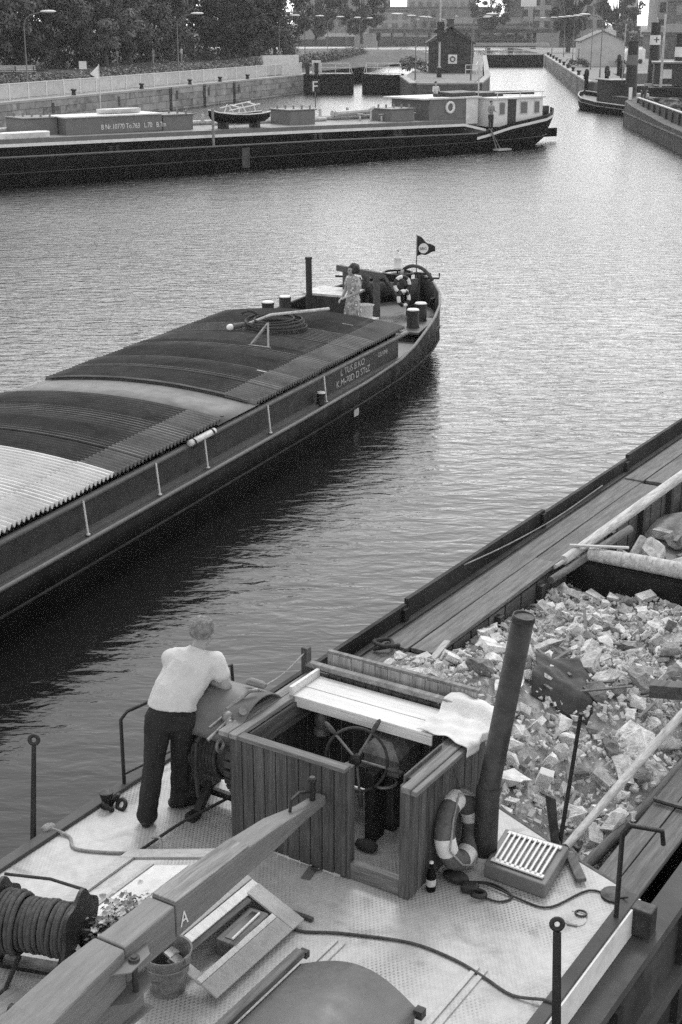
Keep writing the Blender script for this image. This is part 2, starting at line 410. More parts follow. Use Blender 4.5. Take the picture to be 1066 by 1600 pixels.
pp = MB().box(-.18,-.18,0,.18,.18,2.6).box(-.24,-.24,2.6,.24,.24,2.75).build('gate_post', 'black_iron'); pp.location = lq(112.5, 2.1, 1.97)
tag(pp, 'dark square post at the end of the white fence', 'post')

# ---------------------------------------------------------------- trees
def leafy(mb, c, r, n, s, flat=.8):
    c = Vector(c)
    for _ in range(n):
        while True:
            d = Vector((random.uniform(-1,1), random.uniform(-1,1), random.uniform(-1,1)))
            if d.length <= 1: break
        p = c + Vector((d.x*r, d.y*r, d.z*r*flat))
        a = (d*1.6 + Vector((random.gauss(0,.55), random.gauss(0,.55), .5 + random.gauss(0,.5)))).normalized(); b = a.orthogonal().normalized()
        b = Matrix.Rotation(random.uniform(0, 6.28), 3, a) @ b; e = a.cross(b); k = s * random.uniform(.6, 1.3)
        mb.add([p - b*k, p - e*k*.55, p + b*k, p + e*k*.55], [(0,1,2,3)])
def tree_meshes(seed, h, rx, trunk_h, leaf=.2, clumps=85, per=170, shape='round'):
    random.seed(seed); tr = MB(); cr = MB()
    tr.tube([(0,0,0),(.1,0,trunk_h*.6),(0,.15,trunk_h),(.1,0,h*.75)], [h*.028, h*.022, h*.018, h*.006], 9)
    ch = h - trunk_h*.75; zc = trunk_h*.75 + ch/2
    for i in range(clumps):
        while True:
            d = Vector((random.uniform(-1,1), random.uniform(-1,1), random.uniform(-1,1)))
            if .25 < d.length <= 1: break
        d = d.normalized() * (d.length ** .45)
        rr = rx
        if shape == 'tall': rr = rx * (1 - .35*max(0, d.z))
        if shape == 'cone': rr = rx * (.9 - .55*d.z)
        p = Vector((d.x*rr, d.y*rr, zc + d.z*ch*.47))
        leafy(cr, p, rx*random.uniform(.13, .26), per, leaf)
        if i % 4 == 0:
            tr.tube([(0, 0, trunk_h*random.uniform(.7, 1)), p*0.5 + Vector((0,0,p.z*.15)), p], [h*.01, h*.006, h*.002], 5)
    a = tr.mesh('trunk'); a.materials.append(M['bark']); b = cr.mesh('crown'); b.materials.append(M['foliage'])
    return a, b
TV = [tree_meshes(11, 12, 4.8, 2.0), tree_meshes(12, 13, 4.4, 1.8), tree_meshes(13, 11, 5.2, 1.6), tree_meshes(14, 16, 3.6, 2.4, .2, 95, 150, 'tall')]
def tree(label, x, y, z, s, var, rz, dark=False, sz=1, group='trees on the left bank', name='broadleaf_tree'):
    t = thing(name, label, 'tree', (x,y,z), rz, group); t.scale = (s,s,s*sz)
    a = link('trunk', TV[var][0], None, t); b = link('crown', TV[var][1], None, t)
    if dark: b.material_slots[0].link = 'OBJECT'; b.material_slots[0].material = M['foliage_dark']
    return t
random.seed(3)
ORD = ['first','second','third','fourth','fifth','sixth','seventh','eighth','ninth','tenth','eleventh','twelfth','thirteenth']
for i, d in enumerate((34, 44, 53, 62, 70, 78, 87, 96, 106, 117, 128, 142)):
    p = lq(d, 11 + (i % 3)*2.0, 3.2)
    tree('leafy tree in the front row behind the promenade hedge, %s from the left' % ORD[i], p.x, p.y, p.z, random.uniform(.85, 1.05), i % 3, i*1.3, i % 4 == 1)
for i, d in enumerate((40, 52, 66, 80, 94, 110, 126, 146)):
    p = lq(d, 20 + (i % 2)*3, 3.2)
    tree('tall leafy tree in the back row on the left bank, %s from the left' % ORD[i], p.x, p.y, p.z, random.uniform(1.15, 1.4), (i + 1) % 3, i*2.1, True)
def bw_(px, py, z):                                 # a point of the photograph's ground, for the far things
    c_, s_ = math.cos(R(18.998)), math.sin(R(18.998)); dx, dy = px - 533, 800 - py
    t = (z - CAMH) / (-2222*s_ + dy*c_); return Vector((dx*t, (2222*c_ + dy*s_)*t, z))
FT = 'far trees beyond the locks'
tree('round tree standing left of the far bridge', 4.5, 330, 3, 1.15, 0, 1, True, 1, FT)
tree('round dark tree beside the bridge behind the lock house', 42, 420, 3, 1.2, 0, .6, True, 1.1, FT)
tree('tall dark poplar-shaped tree behind the pale shed', 44, 290, 2, 1.15, 3, 0, True, 1.1, FT, 'poplar_tree')
tree('rounded hazy tree right of the tall dark one', 72, 390, 3, 1.25, 0, 2.2, True, 1.2, FT)
tree('small bushy tree between hazy tree and pale shed', 66, 345, 2, .55, 2, 1.2, False, 1, FT)
tree('lone tree on the bank left of the round far tree', -5, 300, 3, 1.1, 1, 3.2, True, 1, FT)
# hedge
random.seed(5); hb = MB()
for i in range(520):
    d = lerp(20, 165, i/519.); off = 3.6 + max(0, d - 110)*.12
    q = lq(d, off, 2.75 + max(0, d - 112)*.012); leafy(hb, q + Vector((random.uniform(-.2,.2), 0, random.uniform(-.3,.45))), .85, 60, .12, .9)
hd = hb.build('promenade_hedge', 'foliage'); tag(hd, 'low dark clipped hedge running behind the white fence', 'hedge')
# shade under the row: low shrubs
random.seed(9)
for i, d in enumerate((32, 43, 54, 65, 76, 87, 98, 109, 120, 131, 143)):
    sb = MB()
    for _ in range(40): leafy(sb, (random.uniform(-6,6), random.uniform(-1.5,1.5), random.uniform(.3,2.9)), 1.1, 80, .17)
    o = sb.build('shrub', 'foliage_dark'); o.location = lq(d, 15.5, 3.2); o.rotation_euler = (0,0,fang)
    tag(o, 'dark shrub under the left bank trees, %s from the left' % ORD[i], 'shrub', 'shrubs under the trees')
# benches
def bench(label, x, y, z, rz):
    t = thing('park_bench', label, 'bench', (x,y,z), rz, 'benches on the promenade')
    for k in range(3): MB().box(-.9, -.2 + k*.15, .44, .9, -.07 + k*.15, .48).build('seat_slat', 'fence_white', t)
    for k in range(3): MB().box(-.9, .28 + k*.03, .55 + k*.14, .9, .31 + k*.03, .66 + k*.14).build('back_slat', 'fence_white', t)
    for s in (-.75, .75): MB().box(s-.04,-.2,0,s+.04,-.12,.44).box(s-.04,.24,0,s+.04,.3,.9).build('leg', 'black_iron', t)
for lb, px, py, z in (('pale bench at the far left under the trees', 10, 121, 3.2), ('pale bench just left of the first street lamp', 40, 121, 3.2), ('pale bench above the parapet wall by the hedge', 386, 85, 3.3), ('pale bench left of the one above the parapet', 362, 86, 3.3)):
    p = bw_(px, py, z); bench(lb, p.x, p.y, z, R(20))
# street lamps
def lamp_proto():
    t = thing('street_lamp', '', 'street lamp')
    MB().tube([(0,0,0),(0,0,.8),(0,0,.82),(0,0,5.2),(.12,0,5.7),(.5,0,6.05),(1.5,0,6.3)], [.09,.09,.06,.05,.045,.04,.035], 8).build('pole', 'mid_paint', t, smooth=60)
    MB().loft([[(x, y*wd, 6.32 + z*hh) for y, z in ((-1,0),(-.6,.8),(0,1),(.6,.8),(1,0),(.6,-.6),(0,-.8),(-.6,-.6))] for x, wd, hh in ((1.35,.05,.05),(1.6,.15,.1),(2.0,.2,.12),(2.35,.16,.1),(2.55,.03,.03))]).build('lamp_head', 'white_paint', t, smooth=60)
    return t
lp = lamp_proto(); first = True
LG = 'street lamps along the locks'
def lamp(label, x, y, z, rz, s=1):
    global first
    t = lp if first else copy_tree(lp); first = False
    t.location = (x,y,z); t.rotation_euler = (0,0,rz); t['label'] = label; t['group'] = LG; t.scale = (s,s,s); return t
for i, (px, py) in enumerate(((45,152),(280,131),(437,110),(477,104),(512,94.5),(541,87.5),(562,83))):
    p = bw_(px, py, 1.97); lamp('slender street lamp on the left bank, %s from the left' % ORD[i], p.x, p.y, 1.97, R(0))
for i, (x, y) in enumerate(((7.6,152),(10.8,190),(14.2,224),(17,258))): lamp('street lamp on the lock island arm pointing left, %s from front' % ORD[i], x, y, 1.97, R(180))
for i, (x, y) in enumerate(((13.1,150),(18.7,212),(22,248))): lamp('street lamp on the lock island arm pointing right, %s from front' % ORD[i], x, y, 1.97, 0)
for i, (x, y) in enumerate(((27.5,158),(31,185),(33.5,208),(36,232),(38,255),(40.2,285))): lamp('street lamp along the right lock wall, %s from the front' % ORD[i], x, y, 1.97, R(180))
for i, (x, y, z) in enumerate(((26,480,3),(38,470,3),(20,430,2),(32,440,2),(48,480,3))): lamp('small pale street lamp near the far bridge, %s of the row' % ORD[i], x, y, z, R(180 if i % 2 else 0), 1.0)
# ================================================================ lock gates, lock house, far bank
def gate(name, label, x0, x1, y, zt, planks=5, rail=True, lean=0):
    t = thing(name, label, 'lock gate', (x0, y, 0)); L = x1 - x0
    h = (zt + .5) / planks
    for k in range(planks):
        MB().box(.06, -.12 - (.05 if k % 2 else 0), -.5 + k*h + .03, L - .06, .12, -.5 + (k+1)*h - .03).build('plank', 'gate_wood', t)
    for xx in (0, L): MB().box(xx - .16, -.22, -.5, xx + .16, .2, zt + .12).build('post', 'gate_wood', t)
    MB().box(-.1, .21, -.5, L + .1, .26, zt).build('backing', 'gate_wood', t)
    if rail:
        MB().box(.1, -.5, zt + .14, L - .1, .5, zt + .2).build('walkway', 'cream_paint', t)
        mb = MB()
        for zz in (.6, 1.05): mb.tube([(.3,-.4,zt+.2+zz),(L-.3,-.4,zt+.2+zz)], .035, 6)
        mb.tube([(.3,-.4,zt+1.25),(0,-.4,zt+.2)], .035, 6).tube([(L-.3,-.4,zt+1.25),(L,-.4,zt+.2)], .035, 6)
        for k in range(4): mb.tube([(.3+(L-.6)*k/3,-.4,zt+.2),(.3+(L-.6)*k/3,-.4,zt+1.25)], .035, 6)
        mb.build('handrail', 'white_paint', t)
    return t
gate('lock_gate', 'dark planked lock gate leaf left of the gap, white handrail on top', -4.0, 1.25, 164.5, 2.0)
gate('lock_gate', 'dark planked lock gate leaf right of the gap beside the island', 2.5, 6.8, 164.5, 2.0)
gate('lock_gate', 'dark lock gate closing the far end of the right chamber', 25.6, 35.9, 266, 2.0, 4)
gate('lock_gate', 'dark lock gate closing the far end of the left chamber', 8.8, 17.6, 274, 1.9, 4)
for i, (px, lb) in enumerate(((484,'left'),(497,'right'))):
    p = bw_(px, 113, 1.97); o = MB().box(-.22,-.22,0,.22,.22,1.25).box(-.26,-.26,1.25,.26,.26,1.35).build('gate_bollard', 'black_iron'); o.location = (p.x, 163.2, 1.97)
    tag(o, 'dark square post on the quay beside the left lock gate, %s one of two' % lb, 'post')
o = MB().box(-.5,-.05,.4,.5,.05,1.6).box(-.4,-.03,0,-.34,.03,.4).box(.34,-.03,0,.4,.03,.4).build('notice_board', 'white_paint'); o.location = (-2.7, 163.6, 1.97)
tag(o, 'small white board between two dark posts at the left gate', 'board')
# signs
def sign(name, label, px, py, z, h, wd, ht, face='white_paint', letter=None):
    p = bw_(px, py, z); t = thing(name, label, 'sign', p)
    MB().cyl((0,0,0),(0,0,h), .045, n=8).build('post', 'mid_paint', t)
    b = MB().box(-wd/2,-.05,h-ht,wd/2,-.01,h).build('board', face, t)
    if letter: text('letter', letter, ht*1.15, 'white_paint', t, (-ht*.3, -.056, h-ht*.92), (R(90),0,0))
    return t
sg = sign('white_sign', 'small white sign on a post above the white fence', 132, 145, 1.97, 2.5, .62, .62)
sign('letter_sign', 'dark sign with a white letter F in front of the left lock gate', 493, 168, 1.2, 2.1, .75, .95, 'black_iron', 'F')
# the lock house
hx, hy = 10.1, 172
t = thing('lock_house', 'brick lock house with hipped dark roof on the island', 'house', (hx, hy, 1.96), R(-3))
Wd, Dp, Hh = 5.0, 9.0, 3.3
core = MB().box(.02,.02,0,Wd-.02,Dp-.02,Hh).build('wall', 'brick_wall', t)
random.seed(21); bms = {}
for c in range(9):
    z = c*Hh/9; k = 0; x = -(.45 if c % 2 else 0)
    for face in ('front', 'side'):
        L = Wd if face == 'front' else Dp; x = -(.4 if c % 2 else 0)
        while x < L - .05:
            a, b = max(0, x), min(L, x + .8); w_ = round(b - a - .03, 2)
            if w_ > .08:
                if w_ not in bms:
                    me = MB().box(0,-.05,.015,w_,.02,Hh/9-.015).mesh('brick'); me.materials.append(M['brick_wall']); bms[w_] = me
                o = link('brick', bms[w_], None, core)
                if face == 'front': o.location = (a + .015, 0, z)
                else: o.location = (Wd, a + .015, z); o.rotation_euler = (0,0,R(90))
            x += .8
gable = MB().add([(.1,.05,Hh),(Wd-.1,.05,Hh),(Wd/2,.05,Hh+1.55)], [(0,1,2)]).build('gable', 'brick_wall', t)
rf = MB()
for sx in (0, 1):
    a = -.35 if sx == 0 else Wd + .35
    rf.add([(a,-.3,Hh-.1),(a,Dp+.3,Hh-.1),(Wd/2,Dp+.3,Hh+1.85),(Wd/2,-.3,Hh+1.85)], [(0,1,2,3)])
rfo = rf.build('roof', 'roof_tile', t, thick=.16)
for yy in (2.2, 6.2): MB().box(Wd/2-.35, yy, Hh+1.2, Wd/2+.35, yy+.8, Hh+2.5).box(Wd/2-.42, yy-.07, Hh+2.5, Wd/2+.42, yy+.87, Hh+2.62).build('chimney', 'roof_tile', rfo)
MB().box(-.1,-.14,Hh-.02,Wd+.1,-.055,Hh+.12).build('cornice', 'roof_tile', t)
for yy in (1.2, 3.2, 6.2):
    wn = MB().box(Wd+.055,yy,1.0,Wd+.09,yy+.9,2.5).build('window', 'glass', t); MB().box(Wd+.05,yy-.1,.88,Wd+.14,yy+1.0,1.0).build('sill', 'cream_paint', wn)
lb_ = thing('lifebuoy_board', 'white square board with a lifebuoy on the lock house front', 'board', (hx+2.75, hy-.18, 3.5), R(-3))
MB().box(-.5,-.03,-.5,.5,.03,.5).build('board', 'white_paint', lb_)
MB().torus((0,-.08,0),(0,1,0),.26,.07,20,8).build('ring', 'buoy_dark', lb_, smooth=180)
mast = thing('signal_mast', 'tall pale signal mast standing in front of the lock house', 'mast', (10.45, 158.5, 1.96))
MB().tube([(0,0,0),(0,0,1.1),(0,0,1.12),(0,0,12.5)], [.2,.2,.12,.08], 10).build('pole', 'worn_white', mast, smooth=50)
MB().box(-.25,-.25,0,.25,.25,1.0).build('base', 'black_iron', mast)
sgl = MB().box(-.32,-.3,3.6,.42,-.1,5.6).build('signal_box', 'black_iron', mast)
MB().lathe([(.2,0),(.16,.2),(.16,.22)], (-.45,-.2,4.7), 10, (0,-1,0)).build('signal_lamp', 'black_iron', sgl)
# railing and small things on the island
rl = MB()
for zz in (.55, 1.05): rl.tube([(13.9,166,1.96+zz),(15.2,167,1.96+zz),(16.5,180,1.96+zz)], .04, 6)
for p in ((13.9,166),(15.2,167),(15.8,173),(16.5,180)): rl.tube([(p[0],p[1],1.96),(p[0],p[1],3.05)], .04, 6)
tag(rl.build('island_railing', 'white_paint'), 'white railing along the right edge of the lock island', 'railing')
random.seed(31); fb = MB()
for _ in range(26): leafy(fb, (random.uniform(-1.6,1.6), random.uniform(-2,2), random.uniform(.2,1.6)), .5, 30, .13)
o = fb.build('garden_shrub', 'foliage'); o.location = (8.6, 176, 1.96); tag(o, 'pale bushy shrub growing left of the lock house', 'shrub')
# traffic signal on left chamber
o = MB().cyl((0,0,0),(0,0,3.2),.06,n=8).box(-.3,-.15,2.6,.3,.15,3.9).build('lock_signal', 'black_iron'); o.location = (6.3, 255, 1.96); tag(o, 'dark lock signal lamp on a pole beside the left chamber', 'signal')
# bollards on right lock wall
bo = None
for i in range(10):
    x, y = lerp(25.0, 36.6, i/9), lerp(152, 264, i/9)
    if bo is None:
        bo = MB().lathe([(.2,0),(.16,.25),(.26,.38),(.24,.5)], n=10).build('lock_bollard', 'black_iron', smooth=40); o = bo
    else: o = link('lock_bollard', bo.data, None)
    o.location = (x, y, 2.0); tag(o, 'dark bollard on the right lock wall, %s from the front' % ORD[i], 'bollard', 'bollards on the right lock wall')
for i, (x, y, h, lb) in enumerate(((24.0,145.2,3.2,'at the end of the right lock wall'),(25.3,141.5,3.6,'behind the bow of the black tug'),(30.4,163,4.2,'behind the tug funnels'),(28.9,153,3.4,'right of the pale quay end'),(33.5,172,4.6,'near the right edge behind the tugs'))):
    o = MB().lathe([(.2,-1.5),(.19,h*.8),(.24,h*.82),(.24,h-.2),(.12,h)], n=10).build('mooring_post', 'black_iron', smooth=40); o.location = (x, y, 0); tag(o, 'dark timber mooring post ' + lb, 'post', 'mooring posts on the right')
# pale shed
t = thing('shed', 'pale windowless gabled shed on the right lock bank', 'shed', (31.8, 198, 1.96), R(-4))
W2, D2, H2 = 5.6, 8.5, 3.2
MB().add([(0,0,0),(W2,0,0),(W2,0,H2),(W2/2,0,H2+1.2),(0,0,H2),(0,D2,0),(W2,D2,0),(W2,D2,H2),(W2/2,D2,H2+1.2),(0,D2,H2)],
         [(0,1,2,3,4),(9,8,7,6,5),(0,4,9,5),(1,6,7,2),(4,3,8,9),(3,2,7,8)]).build('wall', 'plaster', t)
MB().add([(-.25,-.25,H2-.05),(W2/2,-.25,H2+1.28),(W2+.25,-.25,H2-.05),(-.25,D2+.2,H2-.05),(W2/2,D2+.2,H2+1.28),(W2+.25,D2+.2,H2-.05)], [(0,1,4,3),(1,2,5,4)]).build('roof', 'building_a', t, thick=.12)
MB().box(-.03,2.5,0,-.01,4.0,2.2).build('door', 'dark_iron', t)
random.seed(33)
for i, (x, y) in enumerate(((30.9,194.5),(37.5,196))):
    fb = MB()
    for _ in range(14): leafy(fb, (random.uniform(-1.2,1.2), random.uniform(-.8,.8), random.uniform(.2,1.0)), .5, 40, .14)
    o = fb.build('bush', 'foliage_dark'); o.location = (x, y, 1.96); tag(o, ['small dark bush at the left corner of the pale shed','dark bush at the right corner of the pale shed'][i], 'bush', 'bushes by the shed')
# small parked van behind
van = thing('white_van', 'small white vehicle parked right of the pale shed', 'van', (41, 212, 1.96), R(10))
MB().loft([[(x*2.0, y, z) for y, z in ((-.8,.4),(.8,.4),(.8,zt),(.7,zt+.1),(-.7,zt+.1),(-.8,zt))] for x, zt in ((-1,1.0),(-.98,1.1),(-.55,1.15),(-.3,1.9),(.9,1.95),(1,1.8))]).build('body', 'white_paint', van, smooth=30)
MB().box(-.55,-.83,1.25,.1,-.79,1.7).box(.25,-.83,1.25,.9,-.79,1.7).build('window', 'glass', van)
for xx in (-1.3, 1.3):
    for yy in (-.8, .8): MB().lathe([(.05,-.09),(.32,-.09),(.32,.09),(.05,.09)], (xx,yy,.32), 14, (0,1,0)).build('wheel', 'rubber', van)
# far bridge and buildings
t = thing('road_bridge', 'long low road bridge crossing the water beyond the locks', 'bridge', (0, 430, 0))
MB().box(8,0,4.6,62,9,5.6).build('girder', 'building_b', t); MB().box(8,-.4,5.6,62,-.2,6.1).build('parapet', 'building_a', t)
for k in range(14): MB().box(11+k*3.6,-.12,3.0,11.5+k*3.6,8.8,4.6).build('rib', 'building_b', t)
MB().box(8,0.3,2.6,62,8.5,3.0).build('lower_chord', 'building_b', t)
for xx in (8, 60): MB().box(xx-4,-.5,-1,xx+2.5,9.5,4.6).build('pier', 'building_c', t)
for k in range(6): MB().cyl((14+k*8,1,5.6),(14+k*8,1,9.0),.12,n=6).box(13.4+k*8,.8,8.9,14.6+k*8,1.2,9.15).build('post', 'building_c', t)
def building(label, x, y, wd, dp, h, m, nx=0, nz=0, z=3, rz=0, roof=None, wz0=2.0):
    t = thing('far_building', label, 'building', (x,y,z), rz)
    MB().box(0,0,0,wd,dp,h).build('wall', m, t)
    MB().box(-.3,-.3,h,wd+.3,dp+.3,h+.5).build('cornice', 'building_b', t)
    if roof: MB().add([(-.5,-.5,h+.5),(wd+.5,-.5,h+.5),(wd+.5,dp+.5,h+.5),(-.5,dp+.5,h+.5),(dp*.4,dp/2,h+roof),(wd-dp*.4,dp/2,h+roof)], [(0,1,5,4),(1,2,5),(2,3,4,5),(3,0,4)]).build('roof', 'roof_tile', t)
    if nx:
        me = None
        for i in range(nx):
            for j in range(nz):
                sx = wd/nx; sz = (h - wz0)/nz
                if me is None:
                    o = MB().box(-.28*sx,-.06,0,.28*sx,.02,sz*.6).build('window', 'glass', t); me = o.data
                else: o = link('window', me, None, t)
                o.location = (sx*(i+.5), -.01, wz0 + sz*j + sz*.15)
    return t
building('long grey far hall above the bridge with rows of windows', 16, 560, 40, 14, 9.5, 'building_a', 12, 2)
building('stepped upper block on top of the far hall skyline', 26, 585, 26, 12, 13.5, 'building_c', 8, 2)
building('dark far tower left of the white hoarding', 58, 520, 5, 8, 26, 'building_b', 2, 7)
building('pale tall far block behind the white hoarding', 66, 560, 22, 12, 26, 'building_c', 5, 6)
building('dark narrow far tower right of the white hoarding', 71, 505, 4, 6, 24, 'building_b', 1, 6)
building('pale round-cornered far block left of the tall dark tree', 77, 500, 11, 9, 24, 'building_c', 3, 5)
building('pale slim far tower behind the trees on the right', 90, 480, 4.5, 6, 26, 'plaster', 1, 6)
building('grey far warehouse at the upper right', 84, 400, 14, 12, 15, 'building_c', 5, 3)
building('dark far warehouse with flat roof at the right edge', 84, 380, 10, 8, 9.5, 'building_b', 4, 2)
building('tall hazy far block at the right edge', 98, 420, 12, 12, 26, 'building_a', 4, 5)
building('pale far tower rising behind the left bank trees', -11.5, 420, 7, 8, 26, 'building_c', 2, 5)
building('low pale far building between the trees and the bridge', 6, 520, 18, 10, 8, 'building_c', 5, 2)
building('hazy far tower block left of the bridge', 12, 640, 9, 9, 20, 'building_c', 3, 5)
building('wide hazy far block at the left edge of the skyline', -20, 700, 40, 12, 22, 'building_a', 9, 5)
building('low long shed on the far bank behind the chamber gate', 34, 500, 30, 10, 3.6, 'building_a', 7, 1, 3, 0, 2.5, .8)
building('low dark workshop on the right bank behind the tugs', 50, 240, 12, 8, 3.5, 'building_b', 4, 1, 2, 0, 1.8, .8)
t = thing('white_hoarding', 'blank white hoarding high on the far skyline', 'sign', (60.2, 505, 3))
MB().box(0,0,9.5,5.2,.3,19).build('panel', 'white_paint', t)
for xx in (.6, 4.4): MB().box(xx,.3,0,xx+.3,.6,19).build('post', 'dark_iron', t)
# jetty over the water left of the shed
t = thing('footbridge', 'low dark footbridge over the water behind the right gate', 'bridge', (24, 330, 0))
MB().box(0,0,2.6,22,2,3.2).build('deck', 'building_c', t)
for k in range(4): MB().box(3+k*5,.2,-.5,4+k*5,1.8,2.6).build('pier', 'building_b', t)
# a leaning stack of planks and spoil on the far bank
random.seed(41); mb = MB()
for _ in range(60): mb.ball((random.uniform(0,34), random.uniform(0,5), random.uniform(0,1.4)), random.uniform(.5,1.4), 6, 4, (1.5,1,.7), .25)
o = mb.build('spoil_heap', 'gravel'); o.location = (38, 495, 3); stuff(o); tag(o, 'low heap of spoil on the far bank behind the chamber gate', 'spoil heap')
# ================================================================ people
def capsule(mb, p0, p1, r0, r1, n=12):
    mb.tube([p0, p1], [r0, r1], n); mb.ball(p0, r0, n, 7); mb.ball(p1, r1, n, 7); return mb
def limb(mb, pts, rs, n=12):
    for a, b, ra, rb in zip(pts, pts[1:], rs, rs[1:]): capsule(mb, a, b, ra, rb, n)
    return mb
def fuse(mb, name, mat_, parent, vox=.012, smooth=6, wrinkle=0, size=.1):
    o = mb.build(name, mat_, parent)
    r = o.modifiers.new('r', 'REMESH'); r.mode = 'VOXEL'; r.voxel_size = vox; r.use_smooth_shade = True
    s = o.modifiers.new('s', 'SMOOTH'); s.factor = .5; s.iterations = smooth
    if wrinkle:
        tx = bpy.data.textures.new('cloth_folds', 'CLOUDS'); tx.noise_scale = size; tx.noise_depth = 3; tx.noise_type = 'HARD_NOISE'
        d = o.modifiers.new('d', 'DISPLACE'); d.texture = tx; d.strength = wrinkle; d.mid_level = .35; d.texture_coords = 'LOCAL'
    return o
def hand(mb, wrist, fdir, side, up, s=1.0, curl=.5):
    """palm, four bent fingers and a thumb; fdir towards the fingertips, side towards the thumb, up = back of the hand"""
    w0 = Vector(wrist); f = Vector(fdir).normalized(); t = Vector(side).normalized(); u = Vector(up).normalized()
    pal = w0 + f*.085*s
    for k in range(4):
        kn = pal + t*(.03 - .02*k)*s
        capsule(mb, w0 + t*(.018 - .012*k)*s, kn, .014*s, .012*s, 8)
        L = (.075, .085, .078, .06)[k]*s
        a = kn + (f*math.cos(curl*.6) - u*math.sin(curl*.6))*L*.5
        b = a + (f*math.cos(curl*1.6) - u*math.sin(curl*1.6))*L*.5
        limb(mb, [kn, a, b], [.0105*s, .0095*s, .0075*s], 8)
    b0 = w0 + f*.025*s + t*.03*s; b1 = b0 + (f*.6 + t*.8)*.035*s; b2 = b1 + (f*.9 + t*.2)*.03*s
    limb(mb, [b0, b1, b2], [.015*s, .012*s, .009*s], 8)
def head(mb, c, face, s=1.0, tilt=None):
    """skull, jaw, nose, brow, ears, mouth about the head's centre c; face = horizontal look direction"""
    f = Vector(face).normalized(); up = Vector((0,0,1)) if tilt is None else Vector(tilt).normalized()
    f = (f - up*f.dot(up)).normalized(); r = f.cross(up); c = Vector(c); m = Matrix((r, f, up)).transposed()
    def el(p, sz, n=14):
        q = MB().ball((0,0,0), 1, n, 9, sz); mb.add([c + m @ (Vector(v) + Vector(p)*1.0) * s if False else c + m @ ((Vector(v) + Vector(p)) * s) for v in q.v], q.f)
    el((0,-.012,.03), (.076,.094,.088)); el((0,.03,-.035), (.058,.062,.075)); el((0,.05,-.085), (.034,.034,.024))
    el((0,.098,-.012), (.013,.022,.02), 8); el((0,.088,.012), (.01,.016,.03), 8); el((0,.078,.038), (.055,.016,.012), 8)
    el((0,.086,-.05), (.022,.012,.006), 8); el((0,.084,-.062), (.02,.011,.006), 8)
    for sx in (-1, 1): el((sx*.078,-.005,-.01), (.01,.02,.032), 8); el((sx*.045,.06,-.02), (.022,.022,.018), 8)
    return m
def eyes(c, face, parent, s=1.0):
    f = Vector(face).normalized(); up = Vector((0,0,1)); r = f.cross(up); mb = MB(); c = Vector(c)
    for sx in (-1, 1): mb.ball(c + (r*sx*.03 + f*.085 + up*.012)*s, .011*s, 8, 6)
    mb.build('eyes', 'shoe', parent, smooth=180)

def far_person(label, loc, rz, top='shirt', bottom='cloth_dark', seated=False, hair='hair_dark', arm=0.3, s=1.0):
    t = thing('person', label, 'person', loc, rz); t.scale = (s,s,s); b = MB()
    hz = .5 if seated else .92
    for sx in (-1, 1):
        if seated: limb(b, [(sx*.1,0,hz),(sx*.12,.42,hz),(sx*.12,.46,.05)], [.085,.065,.045], 8); capsule(b, (sx*.12,.44,.05),(sx*.12,.6,.04),.045,.035,8)
        else: limb(b, [(sx*.1,0,hz),(sx*.11,.03,.5),(sx*.11,0,.07)], [.095,.065,.045], 8); capsule(b, (sx*.11,-.03,.05),(sx*.12,.14,.04),.045,.035,8)
        limb(b, [(sx*.19,0,hz+.48),(sx*.25,.04,hz+.22),(sx*.2,.04+arm*.7,hz+.08+arm*.2)], [.055,.045,.035], 8)
        b.ball((sx*.19,.1+arm*.7,hz+.08+arm*.2), .045, 8, 6, (.7,1,.6))
    b.tube([(0,0,hz-.05),(0,.02,hz+.2),(0,0,hz+.5)], [.15,.13,.16], 10, True, .65); capsule(b, (0,0,hz+.5),(0,.01,hz+.62),.06,.055,8)
    head(b, (0,.015,hz+.71), (0,1,0))
    fuse(b, 'body', 'skin', t, .028, 3)
    c = MB().tube([(0,0,hz),(0,.02,hz+.2),(0,0,hz+.47),(0,0,hz+.54)], [.175,.16,.205,.09], 12, True, .66)
    for sx in (-1, 1): limb(c, [(sx*.18,0,hz+.48),(sx*.24,.04,hz+.24)], [.075,.065], 8)
    fuse(c, 'shirt', top, t, .03, 3)
    d = MB().tube([(0,0,hz-.1),(0,0,hz+.06)], [.17,.165], 12, True, .7)
    for sx in (-1, 1):
        if seated: limb(d, [(sx*.1,0,hz),(sx*.12,.42,hz),(sx*.12,.46,.12)], [.11,.085,.065], 8)
        else: limb(d, [(sx*.1,0,hz-.05),(sx*.11,.03,.5),(sx*.11,0,.12)], [.115,.085,.068], 8)
    fuse(d, 'trousers', bottom, t, .03, 3)
    hh = MB().ball((0,-.01,hz+.755), .1, 10, 7, (.88,1.05,.85)); hh.build('hair', hair, t, smooth=180)
    return t
# ================================================================ the middle barge with the corrugated roof
mb_root = thing('covered_barge', 'dark cargo barge with corrugated arched hold roof sailing in the middle', 'barge', FM.w(0,0,0), FM.rz)
ST = [(-26,1.6,1.5,.95),(-24,2.2,2.0,.8),(-20,2.36,2.3,.72),(2,2.36,2.32,.72),(5,2.32,2.28,.72),(7,2.26,2.2,.76),(8,2.18,2.08,.84),(9,2.06,1.9,.97),(10,1.9,1.68,1.08),(11,1.66,1.38,1.18),(12,1.28,1.0,1.28),(12.8,.84,.6,1.36),(13.4,.38,.2,1.42),(13.6,.06,.05,1.45)]
rings = [[(-b,y,zs),(-b,y,.42),(-bw_l,y,0),(-bw_l*.9,y,-.7),(bw_l*.9,y,-.7),(bw_l,y,0),(b,y,.42),(b,y,zs)] for y,b,bw_l,zs in ST]
MB().loft(rings, False, False).build('hull', 'hull_black', mb_root, smooth=35, thick=.05)
